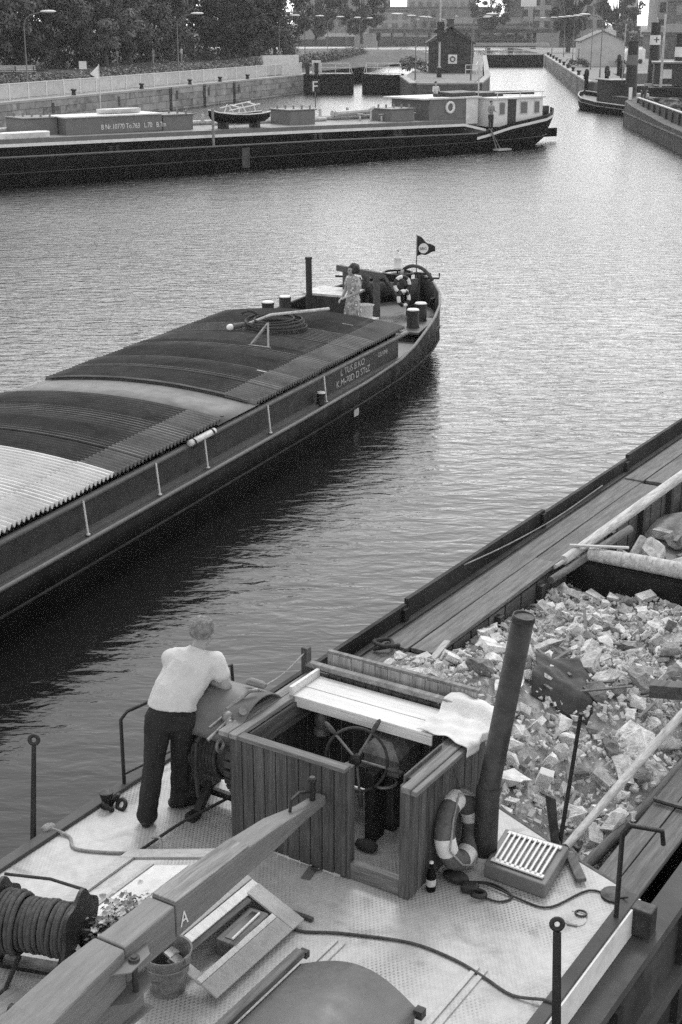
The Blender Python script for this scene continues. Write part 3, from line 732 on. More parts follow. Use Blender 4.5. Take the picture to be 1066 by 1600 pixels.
MB().loft([[(-b+.03,y,.7 if y < 7 else .72),(b-.03,y,.7 if y < 7 else .72)] for y,b,_,zs in ST], False, False).build('deck', 'mid_paint', mb_root)
for s in (-1, 1):
    MB().tube([(s*(b+.02),y,zs+.01) for y,b,_,zs in ST], .035, 8).build('gunwale_rail', 'grey_paint', mb_root, smooth=60)
    MB().tube([(s*(b+.015),y,.36) for y,b,_,zs in ST], .025, 6).build('rubbing_strake', 'hull_dark', mb_root, smooth=60)
    MB().box(s*2.05-.03,-24,.7,s*2.05+.03,7.35,1.2).build('coaming', 'dark_iron', mb_root)
    MB().tube([(s*2.13,-24,1.2),(s*2.13,7.7,1.2)], .05, 8).build('coaming_rail', 'mid_paint', mb_root, smooth=60)
    MB().box(s*2.09-.12,-24,.703,s*2.09+.12,7.5,.74).build('coaming_foot', 'mid_paint', mb_root)
    for k in range(31): MB().box(s*2.05-.02,-23+k*.98,1.2,s*2.05+.02,-22.96+k*.98,1.36).build('eave_bracket', 'dark_iron', mb_root)
MB().box(-2.02,7.29,.7,2.02,7.35,1.32).build('coaming_end', 'hull_black', mb_root)
# arched roof of separate corrugated sheets
def arch(x, e=0): return 1.36 + .17*(1 - (x/2.12)**2) + e
def sheet(y0, y1, x0, x1, mt, e, amp=.036, pitch=.105, name='roof_sheet'):
    mbs = MB(); ny = max(4, int((y1-y0)/pitch*6)); nx = 12
    def f(u, v):
        y = lerp(y0, y1, u); x = lerp(x0, x1, v); return (x, y, arch(x, e) + amp*math.sin(2*math.pi*y/pitch))
    mbs.grid(f, ny, nx); return mbs.build(name, mt, mb_root, smooth=50, thick=.004)
random.seed(51)
y = -24.0
def sheets(y0, y1, mt, side='sheet_edge', n=None):
    n = n or max(1, round((y1-y0)/.82))
    for i in range(n):
        a, b = lerp(y0, y1, i/n), lerp(y0, y1, (i+1)/n) + .03
        e = .006*(i % 2) + random.uniform(0, .012)
        sheet(a, b, -2.12, 1.62, mt, e)
        sheet(a, b, 1.58, 2.2, side, e + .012)
mat('sheet_dark2', .06, .65, .25, 1.5, .2, 30, spots=.35, metal=.2)
sheets(-24, -3.95, 'roof_sheet_pale', 'roof_sheet_pale'); sheets(-3.95, -.75, 'roof_sheet'); sheets(.5, 7.4, 'roof_sheet')
MB().grid(lambda u, v: (lerp(-2.12,2.2,v), lerp(-.85,.6,u), arch(lerp(-2.12,2.2,v), -.03)), 2, 12).build('roof_plate', 'sheet_edge', mb_root, smooth=60, thick=.01)
MB().grid(lambda u, v: (lerp(-2.0,2.05,v), .48 + u*.05, arch(lerp(-2.0,2.05,v), .03*(1-u)+.01)), 1, 12).build('roof_batten', 'wood_x', mb_root, thick=.03)
MB().grid(lambda u, v: (lerp(-2.0,1.6,v), -.76 + u*.04, arch(lerp(-2.0,1.6,v), .015)), 1, 12).build('roof_batten', 'wood_x', mb_root, thick=.02)
for x_, y_ in ((-1.5,6.9),(1.1,6.6),(1.35,2.2)):
    MB().bar((x_,y_,arch(x_)+.02),(x_+.25,y_,arch(x_+.25)+.02),.12,.03).build('roof_patch', 'cream_paint', mb_root)
# white stays along the side deck
for yy in (-4.75,-2.8,-1.3,.95,3.3):
    MB().cyl((2.24,yy,.72),(2.19,yy,1.22),.015,n=8).ball((2.24,yy,.73),.035,8,5,(1,1,.5)).build('stay', 'white_paint', mb_root, smooth=40)
def bollard(parent, x, y, z, h=.42, r=.12, nm='bollard'):
    o = MB().lathe([(r*1.15,0),(r,.03),(r,h*.92),(r*1.06,h*.93),(r*1.06,h)], (x,y,z), 16).build(nm, 'black_iron', parent, smooth=35)
    MB().lathe([(r*1.0,h+.001),(r*.9,h+.025),(.02,h+.03)], (x,y,z), 16).build('cap', 'white_paint', o, smooth=35)
    return o
bollard(mb_root, 2.22, 3.1, .74, .2, .08)
for x_, y_ in ((1.62,9.4),(1.5,10.2)):
    bollard(mb_root, x_, y_, .95, .4, .14)
MB().box(1.25,8.9,.72,1.85,10.6,.78).box(1.25,9.0,.78,1.3,9.05,.95).build('bollard_plinth', 'dark_iron', mb_root)
MB().prism([(1.28,8.9),(1.95,8.9),(1.75,10.6),(1.28,10.6)], .9, .95).build('bollard_plate', 'grey_paint', mb_root)
for x_, y_ in ((-1.75,8.8),(-1.7,9.6)): bollard(mb_root, x_, y_, .95, .42, .14)
MB().box(-1.95,8.5,.72,-1.3,10.0,.93).build('bollard_plinth', 'cream_paint', mb_root)
# bow gear
MB().cyl((-1.2,9.9,.72),(-1.22,9.9,2.3),.075,n=14).lathe([(.085,0),(.085,.06),(.07,.06)],(-1.22,9.9,2.24),14).build('stovepipe', 'black_iron', mb_root, smooth=40)
cbx = MB().box(-1.45,10.2,.72,-.35,11.1,1.35).build('deck_locker', 'dark_iron', mb_root); MB().box(-1.5,10.15,1.35,-.3,11.15,1.4).build('lid', 'worn_white', cbx)
wf = MB().bar((.25,10.55,.72),(.25,10.55,1.9),.14,.14).bar((-.75,11.0,.72),(-.75,11.0,1.85),.12,.12).bar((.42,10.45,1.88),(-1.0,11.1,1.88),.12,.14).bar((.38,10.6,1.85),(.45,11.6,1.05),.09,.09).bar((-.2,10.75,1.85),(-.15,11.5,1.0),.09,.09).build('derrick_frame', 'wood_dark_y', mb_root, bevel=.01)
wl_ = MB().lathe([(.1,-.6),(.16,-.6),(.16,.6),(.1,.6)], (.0,11.7,1.35), 14, (1,.3,0)).build('windlass', 'rust_iron', mb_root, smooth=40)
for s in (-.45, .4): MB().lathe([(.05,-.04),(.42,-.04),(.42,.04),(.05,.04)], (s,11.7+s*.3,1.4), 22, (1,.3,0)).build('gear_wheel', 'black_iron', wl_, smooth=35)
for s in (-.7, .65): MB().bar((s,11.6+s*.3,.72),(s,11.7+s*.3,1.6),.08,.5).build('bracket', 'black_iron', wl_)
MB().tube([(.9,12.0,1.62),(1.25,12.1,1.62),(1.25,12.1,1.75)], .025, 6).tube([(-.95,11.4,1.62),(-1.2,11.4,1.62)], .025, 6).build('crank', 'black_iron', wl_)
MB().torus((.25,11.9,1.72),(0,0,1),.36,.03,20,6).build('hoop', 'black_iron', wl_, smooth=180)
ah = loose('anchor', 'iron anchor with curved arms lying on the barge bow deck', 'anchor', FM, .62, 11.9, .72, R(-15))
MB().cyl((0,.25,.12),(-.15,.5,.95),.035,n=8).build('shank', 'rust_iron', ah)
MB().torus((-.02,.2,.62),(0,1,.1),.55,.045,20,8,R(205),R(335)).build('arms', 'rust_iron', ah, smooth=180)
for s in (-1, 1): MB().obox((s*.47-.02,.2,.34),(.04,.2,.22),(0,s*.5,0)).build('fluke', 'rust_iron', ah)
MB().cyl((-.5,.5,.9),(.2,.5,.95),.03,n=8).build('stock', 'rust_iron', ah)
fl = loose('flagstaff', 'thin flagstaff with dark lettered pennant at the barge bow', 'flag', FM, .35, 12.9, 1.4)
MB().cyl((0,0,-.6),(0,0,1.12),.014,n=6).build('staff', 'wood_y', fl)
pg = MB().grid(lambda u, v: (u*.42*.9, u*.28 + .03*math.sin(u*7), 1.1 - .55*u*.55 - v*lerp(.52,.12,u) + .02*math.sin(u*9)), 12, 6)
po = pg.build('pennant', 'hull_dark', fl, smooth=180, thick=.004)
ov = MB().lathe([(.125,0),(.125,.006)], (0,0,0), 20).build('emblem_disc', 'white_paint', po); ov.location = (.145,.085,.78); ov.rotation_euler = (R(90),0,R(35))
text('lettering', 'BBG', .1, 'black_iron', po, (.065,.02,.74), (R(90),0,R(35)), 1)
ln = loose('bow_lantern', 'white glass lantern standing on the barge bow winch', 'lantern', FM, .12, 12.2, 1.75)
MB().lathe([(.09,0),(.1,.04),(.085,.06),(.085,.26),(.1,.28),(.06,.34),(.05,.4),(.02,.42)], n=14).build('body', 'white_paint', ln, smooth=40)
MB().torus((0,0,.42),(1,0,0),.05,.008,12,5).build('handle', 'black_iron', ln)
MB().cyl((0,0,-.12),(0,0,0),.02,n=6).build('stem', 'black_iron', ln)
for i, (x_, y_, z_, rr, ax) in enumerate(((.72,11.0,1.6,.19,(.7,-.7,.1)),(.8,10.9,1.3,.17,(.9,-.4,.15)))):
    q = loose('lifebuoy', ['upper black and white striped lifebuoy hung at the barge bow','lower black and white striped lifebuoy hung at the barge bow'][i], 'lifebuoy', FM, x_, y_, z_, 0, 'lifebuoys at the barge bow')
    for k in range(8): MB().torus((0,0,0), ax, rr, .045, 4, 8, k*math.pi/4, (k+1)*math.pi/4).build('segment', 'white_paint' if k % 2 else 'black_iron', q, smooth=60)
bk = loose('white_bucket', 'white enamel bucket on a white box beside the woman', 'bucket', FM, .3, 9.75, 1.0)
MB().lathe([(.15,0),(.2,.3),(.215,.31),(.2,.3),(.14,.02),(.02,.015)], n=18).build('body', 'cream_paint', bk, smooth=40)
MB().torus((0,0,.3),(0,1,.35),.2,.008,16,5,0,math.pi).build('handle', 'black_iron', bk)
o = MB().box(-.24,-.2,0,.24,.2,.27).box(-.26,-.22,.2,.26,.22,.275).build('white_box', 'white_paint'); o.location = FM.w(.3,9.75,.72); o.rotation_euler = (0,0,FM.rz); tag(o, 'low white box under the enamel bucket on the barge bow', 'box')
rc = MB()
for k in range(5): rc.torus((random.uniform(-.06,.06), random.uniform(-.06,.06), .02+k*.02),(random.uniform(-.1,.1),random.uniform(-.1,.1),1), .2+.02*k, .018, 22, 6)
o = rc.build('hose_coil', 'rubber', smooth=180); o.location = FM.w(.75,9.6,.74); tag(o, 'black hose coil lying behind the roof corner on the bow deck', 'hose')
# things on the roof
lad = loose('boat_hook', 'long boat pole with white knob lying across the barge roof', 'pole', FM, 0, 0, 0)
MB().tube([(-.38,5.0,1.66),(.05,5.35,1.84),(.66,6.9,1.74)], [.022,.03,.035], 8).build('shaft', 'wood_log', lad, smooth=60)
MB().ball((-.6,4.82,1.63),.075,12,8,(1.0,1.2,.9)).build('knob', 'white_paint', lad, smooth=180); MB().cyl((-.55,4.87,1.64),(-.32,5.05,1.68),.06,.045,10).build('ferrule', 'buoy_dark', lad)
hc = MB(); random.seed(55)
for k in range(9): hc.torus((.15+random.uniform(-.08,.08),5.4+random.uniform(-.08,.08),1.6+.02*k),(random.uniform(-.06,.06),random.uniform(-.06,.06),1), .52+random.uniform(-.14,.1), .02, 30, 6)
hc.torus((-.45,5.35,1.6),(.8,-.5,.1),.28,.03,18,8,0,math.pi*1.0)
o = hc.build('rope_coil', 'rope_dark', smooth=180); o.location = FM.o; o.rotation_euler = (0,0,FM.rz); tag(o, 'large dark rope coil lying on the barge roof', 'rope')
ts = loose('trestle', 'small wooden trestle standing on the corrugated barge roof', 'trestle', FM, .55, 4.1, 0)
zz = arch(.6)+.01
for s, dx in ((-1,-.2),(1,.26)): MB().bar((dx,-.35*s*.2-.3,zz),(-.05,.25,zz+.36),.04,.04).build('leg', 'wood_top', ts)
MB().bar((-.2,-.32,zz+.02),(.3,-.36,zz+.02),.05,.04).build('foot_bar', 'wood_top', ts)
fe = loose('rail_fender', 'white rolled fender tied along the coaming rail of the covered barge', 'fender', FM, 2.2, -1.4, 1.26)
MB().tube([(0,-.42,0),(0,-.4,0),(0,.4,0),(0,.42,0)], [.03,.055,.055,.03], 10).build('roll', 'canvas_white', fe, smooth=60)
for s in (-.3, .3): MB().torus((0,s,-.02),(0,1,0),.075,.015,12,6).build('lashing', 'rope_dark', fe)
# lettering on the coaming
text('lettering', 'L TÜS B.KÖ', .19, 'worn_white', mb_root, (2.084,4.3,.98), (R(90),0,R(90)), 1.25)
text('lettering', 'K.M-70D D STtZ', .19, 'worn_white', mb_root, (2.084,4.1,.78), (R(90),0,R(90)), 1.25)
text('lettering', 'GENNJ', .13, 'worn_white', mb_root, (2.084,6.2,.96), (R(90),0,R(90)), 1.35)
MB().obox((2.2,4.45,.2),(.012,.22,.14)).build('draught_mark', 'worn_white', mb_root).location = (.16,0,.05)
# the woman
def woman():
    t = loose('person', 'woman in a long patterned dress standing on the bow of the covered barge', 'person', FM, .42, 8.75, .72, R(150))
    b = MB()
    for sx in (-1, 1):
        limb(b, [(sx*.09,0,.85),(sx*.09,.02,.46),(sx*.09,-.01,.08)], [.09,.06,.042]); capsule(b, (sx*.09,-.03,.045),(sx*.1,.15,.035),.04,.03)
    b.tube([(0,0,.8),(0,0,.95),(0,0,1.05),(0,.015,1.25),(0,0,1.38)], [.16,.16,.12,.14,.15], 14, True, .68)
    capsule(b, (0,0,1.36),(0,.015,1.46),.05,.046); head(b, (0,.03,1.535), (.25,1,0), .98)
    limb(b, [(.17,0,1.34),(.27,.0,1.08),(.2,.16,.92)], [.052,.042,.032]); hand(b, (.19,.18,.91),(-.3,.8,-.4),(-.8,-.2,.3),(.3,.3,.9), .95)
    limb(b, [(-.17,0,1.34),(-.26,.05,1.1),(-.17,.25,1.0)], [.052,.042,.032]); hand(b, (-.165,.27,1.0),(.2,.9,-.1),(.8,-.2,.3),(-.2,.1,.95), .95)
    fuse(b, 'body', 'skin', t, .012, 4)
    d = MB(); prof = [(.0,.30,.30),(.25,.27,.42),(.55,.22,.5),(.8,.2,.6),(.9,.19,.66),(1.03,.145,.7),(1.1,.15,.7),(1.25,.185,.68),(1.36,.185,.6),(1.43,.08,.8)]
    rings = []
    for z, r, fl_ in [(.22,.27,.85),(.4,.25,.82),(.65,.215,.8),(.85,.195,.78),(.95,.18,.76),(1.04,.14,.74),(1.12,.15,.76),(1.25,.175,.72),(1.36,.185,.6),(1.42,.09,.85)]:
        rings.append([(math.cos(a)*r*(1 + (.09*math.sin(a*9) if z < .8 else 0)), math.sin(a)*r*fl_*(1 + (.09*math.sin(a*9) if z < .8 else 0)), z) for a in [2*math.pi*k/40 for k in range(40)]])
    d.loft(rings)
    for sx in (-1, 1): limb(d, [(sx*.16,0,1.345),(sx*.225,.01,1.21)], [.07,.066])
    fuse(d, 'dress', 'dress_cloth', t, .012, 3, .02, .08)
    MB().torus((0,0,1.045),(0,0,1),.128,.014,24,6).build('belt', 'cloth_dark', t).scale = (1.05,.8,1)
    h = MB(); random.seed(61)
    for _ in range(34):
        a = random.uniform(0,6.28); e = random.uniform(-.5,1.4); p = Vector((math.cos(a)*math.cos(e)*.1, -.025+math.sin(a)*math.cos(e)*.1, 1.56+math.sin(e)*.1))
        if p.y > .045 and p.z < 1.6: continue
        h.ball(p, random.uniform(.04,.06), 8, 6)
    fuse(h, 'hair', 'hair_dark', t, .014, 2)
    eyes((0,.03,1.535),(.25,1,0), t)
    return t
woman()
# ================================================================ the far barge moored across the view
fb_ = thing('motor_barge', 'long black motor barge with white stripe lying across the basin', 'barge', FB.w(0,0,0), FB.rz)
ST2 = [(-34,3.5,1.5),(-24,3.5,1.42),(-18,3.5,1.36),(0,3.5,1.25),(8,3.5,1.14),(11,3.48,1.1),(12,3.46,1.25),(14,3.36,1.6),(16,3.1,1.78),(18,2.6,1.92),(19.4,1.8,2.05),(20.5,.8,2.15),(20.9,.15,2.2)]
def rk(y): return 0 if y < 14 else (y - 14)*.33
rings = [[(-b,y,zs),(-b,y,zs-.35),(-b*.985,y-rk(y)*.4,.5),(-b*.93,y-rk(y),-.2),(b*.93,y-rk(y),-.2),(b*.985,y-rk(y)*.4,.5),(b,y,zs-.35),(b,y,zs)] for y,b,zs in ST2]
MB().loft(rings, False, False).build('hull', 'hull_black', fb_, smooth=35, thick=.06)
MB().loft([[(-b+.05,y,zs-.06 if y < 12 else zs-.45),(b-.05,y,zs-.06 if y < 12 else zs-.45)] for y,b,zs in ST2], False, False).build('deck', 'mid_paint', fb_)
for s in (-1, 1):
    MB().tube([(s*(b+.02),y,zs+.01) for y,b,zs in ST2[:6]], .05, 6).build('gunwale_rail', 'grey_paint', fb_)
    st = MB(); L = [(y,b,zs) for y,b,zs in ST2 if y >= 11]
    st.loft([[(s*(b+.035),y,zs-.2),(s*(b+.035),y,zs-.36)] for y,b,zs in L], False, False).build('stern_stripe', 'white_paint', fb_, thick=.02)
    MB().tube([(s*(b+.0),y-rk(y)*.3,.62) for y,b,zs in ST2], .03, 6).build('rubbing_strake', 'dark_iron', fb_)
    MB().loft([[(s*2.75,y,z0_-.1),(s*2.75,y,z0_+.8)] for y, z0_ in ((-34,1.42),(-18,1.32),(0,1.18),(8,1.08),(10.6,1.05))], False, False).build('coaming', 'hull_black', fb_, thick=.05)
    MB().loft([[(s*2.78,y,z0_+.62),(s*2.78,y,z0_+.84)] for y, z0_ in ((-34,1.42),(-18,1.32),(0,1.18),(8,1.08),(10.6,1.05))], False, False).build('coaming_band', 'mid_paint', fb_, thick=.03)
    MB().loft([[(s*2.8,y,z0_),(s*2.8,y,z0_+.15)] for y, z0_ in ((-34,1.89),(-18,1.79),(0,1.65),(8,1.55),(10.6,1.52),(12.4,1.15))], False, False).build('white_stripe', 'white_paint', fb_, thick=.03)
MB().box(-2.72,-34,1.3,2.72,10.8,1.36).build('hatch_deck', 'grey_paint', fb_)
MB().loft([[(-2.7,y,z_),(2.7,y,z_)] for y, z_ in ((-34,2.2),(-18,2.1),(0,1.96),(8,1.86),(10.6,1.82))], False, False).build('hatch_cover', 'mid_paint', fb_, thick=.03)
def fbox(nm, u0, u1, x0, x1, z0, z1, mt='mid_paint'):
    o = MB().box(x0,u0,z0,x1,u1,z1).build(nm, mt, fb_, bevel=.03); return o
def dome(u, x, wd=2.0, ln=2.3, h=.85, z=1.72):
    o = fbox('tank_dome', u-ln/2, u+ln/2, x-wd/2, x+wd/2, z, z+h)
    MB().box(x-wd/2-.08,u-ln/2-.08,z+h,x+wd/2+.08,u+ln/2+.08,z+h+.06).build('rim', 'grey_paint', o)
    for k in range(5): MB().cyl((x-wd*.4+k*wd*.2,u-ln*.3+k*.3,z+h+.06),(x-wd*.4+k*wd*.2,u-ln*.3+k*.3,z+h+.25),.06,n=6).build('bolt', 'galvanised', o)
dome(-16.4,-.9,2.0,1.9,.8,2.08); dome(-8.6,-.2,1.9,1.9,.78,2.01); dome(-.2,-.2,1.9,1.8,.8,1.94); dome(6.9,.4,1.8,1.8,.7,1.87)
lk = fbox('long_locker', -15.4,-9.7,-1.2,.9,2.05,2.9)
MB().box(-1.3,-15.5,2.9,1.0,-9.6,2.96).build('lid', 'cream_paint', lk)
text('lettering', 'B Nr.10770 To.763   L.70   B.7m', .36, 'white_paint', lk, (.908,-13.4,2.26), (R(90),0,R(90)), .82)
pi = MB().tube([(-2.0,-24,2.3),(-2.0,11,2.0)], .14, 8).tube([(-1.2,-5,2.1),(-1.2,3,2.05)], .11, 8).tube([(-1.5,4,2.3),(-1.5,11.5,2.45)], .16, 8)
for k in range(16): pi.cyl((-2.0,-22+k*2.1,1.6),(-2.0,-22+k*2.1,2.6),.09,n=8).lathe([(.22,-.06),(.22,.06)],(-2.0,-21+k*2.1,2.25),10,(0,1,0))
pi.build('deck_pipes', 'worn_white', fb_, smooth=40)
pv = MB()
for k in range(9): pv.cyl((-.4+(k%3)*.5,5+k*.42,1.6),(-.4+(k%3)*.5,5+k*.42,2.2+.3*(k%2)),.06,n=8).torus((-.4+(k%3)*.5,5+k*.42,2.3+.3*(k%2)),(0,0,1),.16,.025,12,5)
pv.build('valves', 'worn_white', fb_)
# rail frame behind the dinghy
tf = MB()
for a, b in (((-.4,.9,2.6),(-.4,3.0,2.9)),((-.4,.9,1.65),(-.4,1.4,2.8)),((-.4,3.0,1.65),(-.4,2.4,2.8)),((-.4,1.5,2.7),(-.4,2.3,1.7)),((.5,.9,2.5),(.5,3.0,2.8)),((.5,1.2,1.65),(.5,1.7,2.7)),((.5,2.9,1.65),(.5,2.6,2.75)),((-.4,1.6,2.75),(.5,1.6,2.65)),((-.4,2.8,2.85),(.5,2.8,2.75))): tf.cyl(a, b, .035, n=6)
tf.build('rail_frame', 'white_paint', fb_).location = (-.6,-5.6,.35)
# dinghy on chocks
dg = loose('dinghy', 'small black rowing dinghy with white gunwale standing on the motor barge', 'boat', FB, 1.2, -4.9, 2.25)
sts = [(-2.0,.05,.75),(-1.6,.42,.62),(-.8,.68,.52),(.2,.72,.48),(1.1,.62,.5),(1.8,.4,.56)]
MB().loft([[(-b,y,z),(-b*.8,y,z-.28),(0,y*.93,z-.5),(b*.8,y,z-.28),(b,y,z)] for y,b,z in sts], False, False).build('hull', 'hull_black', dg, smooth=60, thick=.03)
for s in (-1, 1): MB().tube([(s*b,y,z+.02) for y,b,z in sts], .035, 6).build('gunwale', 'white_paint', dg)
for yy in (-.6, .5): MB().box(-.55,yy-.1,.35,.55,yy+.1,.38).build('thwart', 'wood_x', dg)
MB().box(-.4,-1.2,-.25,.4,-1.0,.1).box(-.4,.9,-.25,.4,1.1,.08).build('chock', 'black_iron', dg)
# mast on the side deck
MB().cyl((3.2,-8.0,1.2),(3.2,-8.0,3.2),.07,n=8).build('stanchion', 'galvanised', fb_)
for u in (-22,-14,-1,4.9): MB().box(2.95,u-.35,1.2,3.35,u+.35,1.32).lathe([(.1,0),(.1,.25),(.14,.3)],(3.15,u-.18,1.3),10).lathe([(.1,0),(.1,.25),(.14,.3)],(3.15,u+.18,1.3),10).build('bollard', 'black_iron', fb_)
# superstructure
ea = MB().box(-2.4,9.2,1.5,1.1,12.3,3.05).build('deckhouse', 'mid_paint', fb_)
MB().box(-2.55,8.6,3.05,1.25,13.5,3.14).build('roof', 'cream_paint', ea); MB().box(-2.4,12.3,1.5,1.11,13.3,3.04).build('white_end', 'white_paint', ea)
MB().torus((1.15,10.9,2.55),(1,0,0),.3,.09,22,8).build('lifebuoy', 'white_paint', ea, smooth=180)
ch = MB().box(-2.2,13.8,1.3,2.0,18.2,2.95).build('cabin', 'white_paint', fb_)
MB().box(-2.35,13.7,2.95,2.15,18.3,3.05).build('roof', 'cream_paint', ch)
for u0, u1 in ((14.35,14.75),(16.2,16.75),(17.45,17.85)):
    wn = MB().box(2.0,u0,2.05,2.03,u1,2.72).build('window', 'mid_paint', ch); MB().box(2.0,u0-.07,1.98,2.02,u1+.07,2.79).build('frame', 'worn_white', ch)
MB().box(2.0,15.05,1.35,2.05,15.75,3.0).build('door', 'dark_iron', ch)
MB().tube([(2.1,13.8,3.35),(2.1,18.2,3.35)],.04,6).cyl((2.1,14.0,3.05),(2.1,14,3.35),.03,n=6).cyl((2.1,16,3.05),(2.1,16,3.35),.03,n=6).cyl((2.1,18,3.05),(2.1,18,3.35),.03,n=6).build('roof_rail', 'white_paint', ch)
MB().box(-1.5,13.9,3.05,.6,16.0,3.3).tube([(-1.0,16.2,3.2),(1.4,18.0,3.25)],.12,8).build('roof_gear', 'dark_iron', ch)
MB().obox((.2,12.3,3.28),(1.2,2.4,.28),(0,.05,.1)).build('rolled_awning', 'dark_iron', fb_, bevel=.08)
MB().cyl((.5,13.9,1.5),(.5,13.9,5.0),.06,.04,8).build('mast', 'worn_white', fb_)
MB().box(-.8,18.9,1.7,.9,20.0,2.35).build('stern_locker', 'dark_iron', fb_, bevel=.04)
rd = MB().obox((0,20.6,.55),(.18,2.2,.55)).build('rudder', 'hull_black', fb_); MB().cyl((0,20.3,.3),(0,20.3,1.6),.08,n=8).build('rudder_stock', 'hull_black', rd)
mbl = MB()
for s in (-.16, .16): mbl.bar((3.55,12.1,1.3),(3.7,12.7+s,.05),.05,.05)
mbl.build('boarding_ladder', 'galvanised', fb_)
MB().obox((3.8,12.9,.1),(.5,1.1,.1)).build('boarding_float', 'worn_white', fb_)
MB().box(3.505,-6.4,.1,3.53,-5.9,1.15).build('scraped_patch', 'hull_grey', fb_)
wb = MB().loft([[(-.3*w_,y,.0),(.3*w_,y,0),(.42*w_,y,.32),(-.42*w_,y,.32)] for y, w_ in ((-1.3,.5),(-.9,1),(.9,1),(1.3,.5))]).build('raft_float', 'white_paint', fb_, bevel=.05); wb.location = (2.2,-18.4,2.12)
ob = MB().loft([[(-b,y,.0),(-b*.6,y,-.22),(b*.6,y,-.22),(b,y,0)] for y, b in ((-1.3,.1),(-.7,.4),(.5,.45),(1.2,.25))]).build('skiff', 'cream_paint'); ob.location = FB.w(-.3,-11.6,3.2); ob.rotation_euler = (0,0,FB.rz); tag(ob, 'small upturned pale skiff lying on the long locker', 'boat')
fg = thing('stern_flag', 'tiny pennant on a thin staff above the long locker', 'flag', FB.w(-2.2,-11.6,2.0)); MB().cyl((0,0,0),(0,0,3.4),.03,n=6).build('staff', 'worn_white', fg); MB().add([(0,0,3.35),(-.5,.1,2.9),(0,0,2.6)],[(0,1,2)]).build('pennant', 'white_paint', fg, thick=.01)
far_person('man in pale shirt standing at the cabin door of the motor barge', FB.w(2.7,12.9,1.2), FB.rz + R(-90), 'cloth_mid', 'cloth_dark', arm=.4)
far_person('person in white shirt sitting on the motor barge deckhouse roof', FB.w(-.2,10.9,2.72), FB.rz + R(-90), 'shirt', 'cloth_dark', True)
# ================================================================ tugs and lighter on the right
lt = thing('moored_lighter', 'grey riveted lighter barge moored at the right edge', 'barge', (21.9,115.5,0), R(177))
# local y runs towards the camera, x to the left of the photograph's view
LS = [(-.1,.6,1.95),(.6,1.0,1.9),(2,1.2,1.8),(6,1.2,1.6),(20,1.2,1.3),(48,1.2,1.25)]
def lhull(y, b, zs): return [(0 + (1.2-b)*.4,y,zs),(0+(1.2-b)*.4,y,-.4),(-5.5,y,-.4),(-5.5,y,zs)]
lh = MB().loft([[(-(1.2-b)*3.0,y,zs),(-(1.2-b)*3.0,y,.95),(-(1.2-b)*3.6,y,-.5),(-5.2+(1.2-b)*1.5,y,-.5),(-5.2+(1.2-b)*1.5,y,zs)] for y,b,zs in LS], True, True).build('hull', 'hull_grey', lt, smooth=25)
for yy in (1.9, 9.5, 17, 25): MB().box(-.02,yy,.0,.03,yy+.09,.95).build('seam_strip', 'mid_paint', lh)
MB().box(-.03,1.2,.92,.05,48,1.0).build('rubbing_strake', 'mid_paint', lh)
MB().box(-.95,2.6,1.1,-.85,47,2.05).box(-5.0,2.6,1.1,-.95,2.7,2.05).build('coaming', 'hull_grey', lt); MB().box(-1.02,2.6,2.05,-.8,47,2.11).build('coaming_cap', 'worn_white', lt)
for k in range(10): MB().box(-.85,3.4+k*2.6,1.2,-.72,3.52+k*2.6,2.0).build('coaming_stay', 'dark_iron', lt)
MB().cyl((-.5,1.2,1.8),(-.5,1.2,2.75),.14,n=12).build('bollard', 'white_paint', lt); MB().box(-1.9,.6,1.85,-1.05,1.5,2.3).build('stern_locker', 'worn_white', lt)
random.seed(71); hp = MB()
for _ in range(120): hp.ball((random.uniform(-4.8,-1.2), random.uniform(3,46), random.uniform(1.2,1.9)), random.uniform(.3,.8), 6, 4, (1,1.3,.6), .25)
stuff(hp.build('cargo_spoil', 'hull_grey', lt))
far_person('person in dark clothes sitting at the end of the moored lighter', (23.4,114.2,1.85), R(160), 'cloth_dark', 'cloth_dark', True)
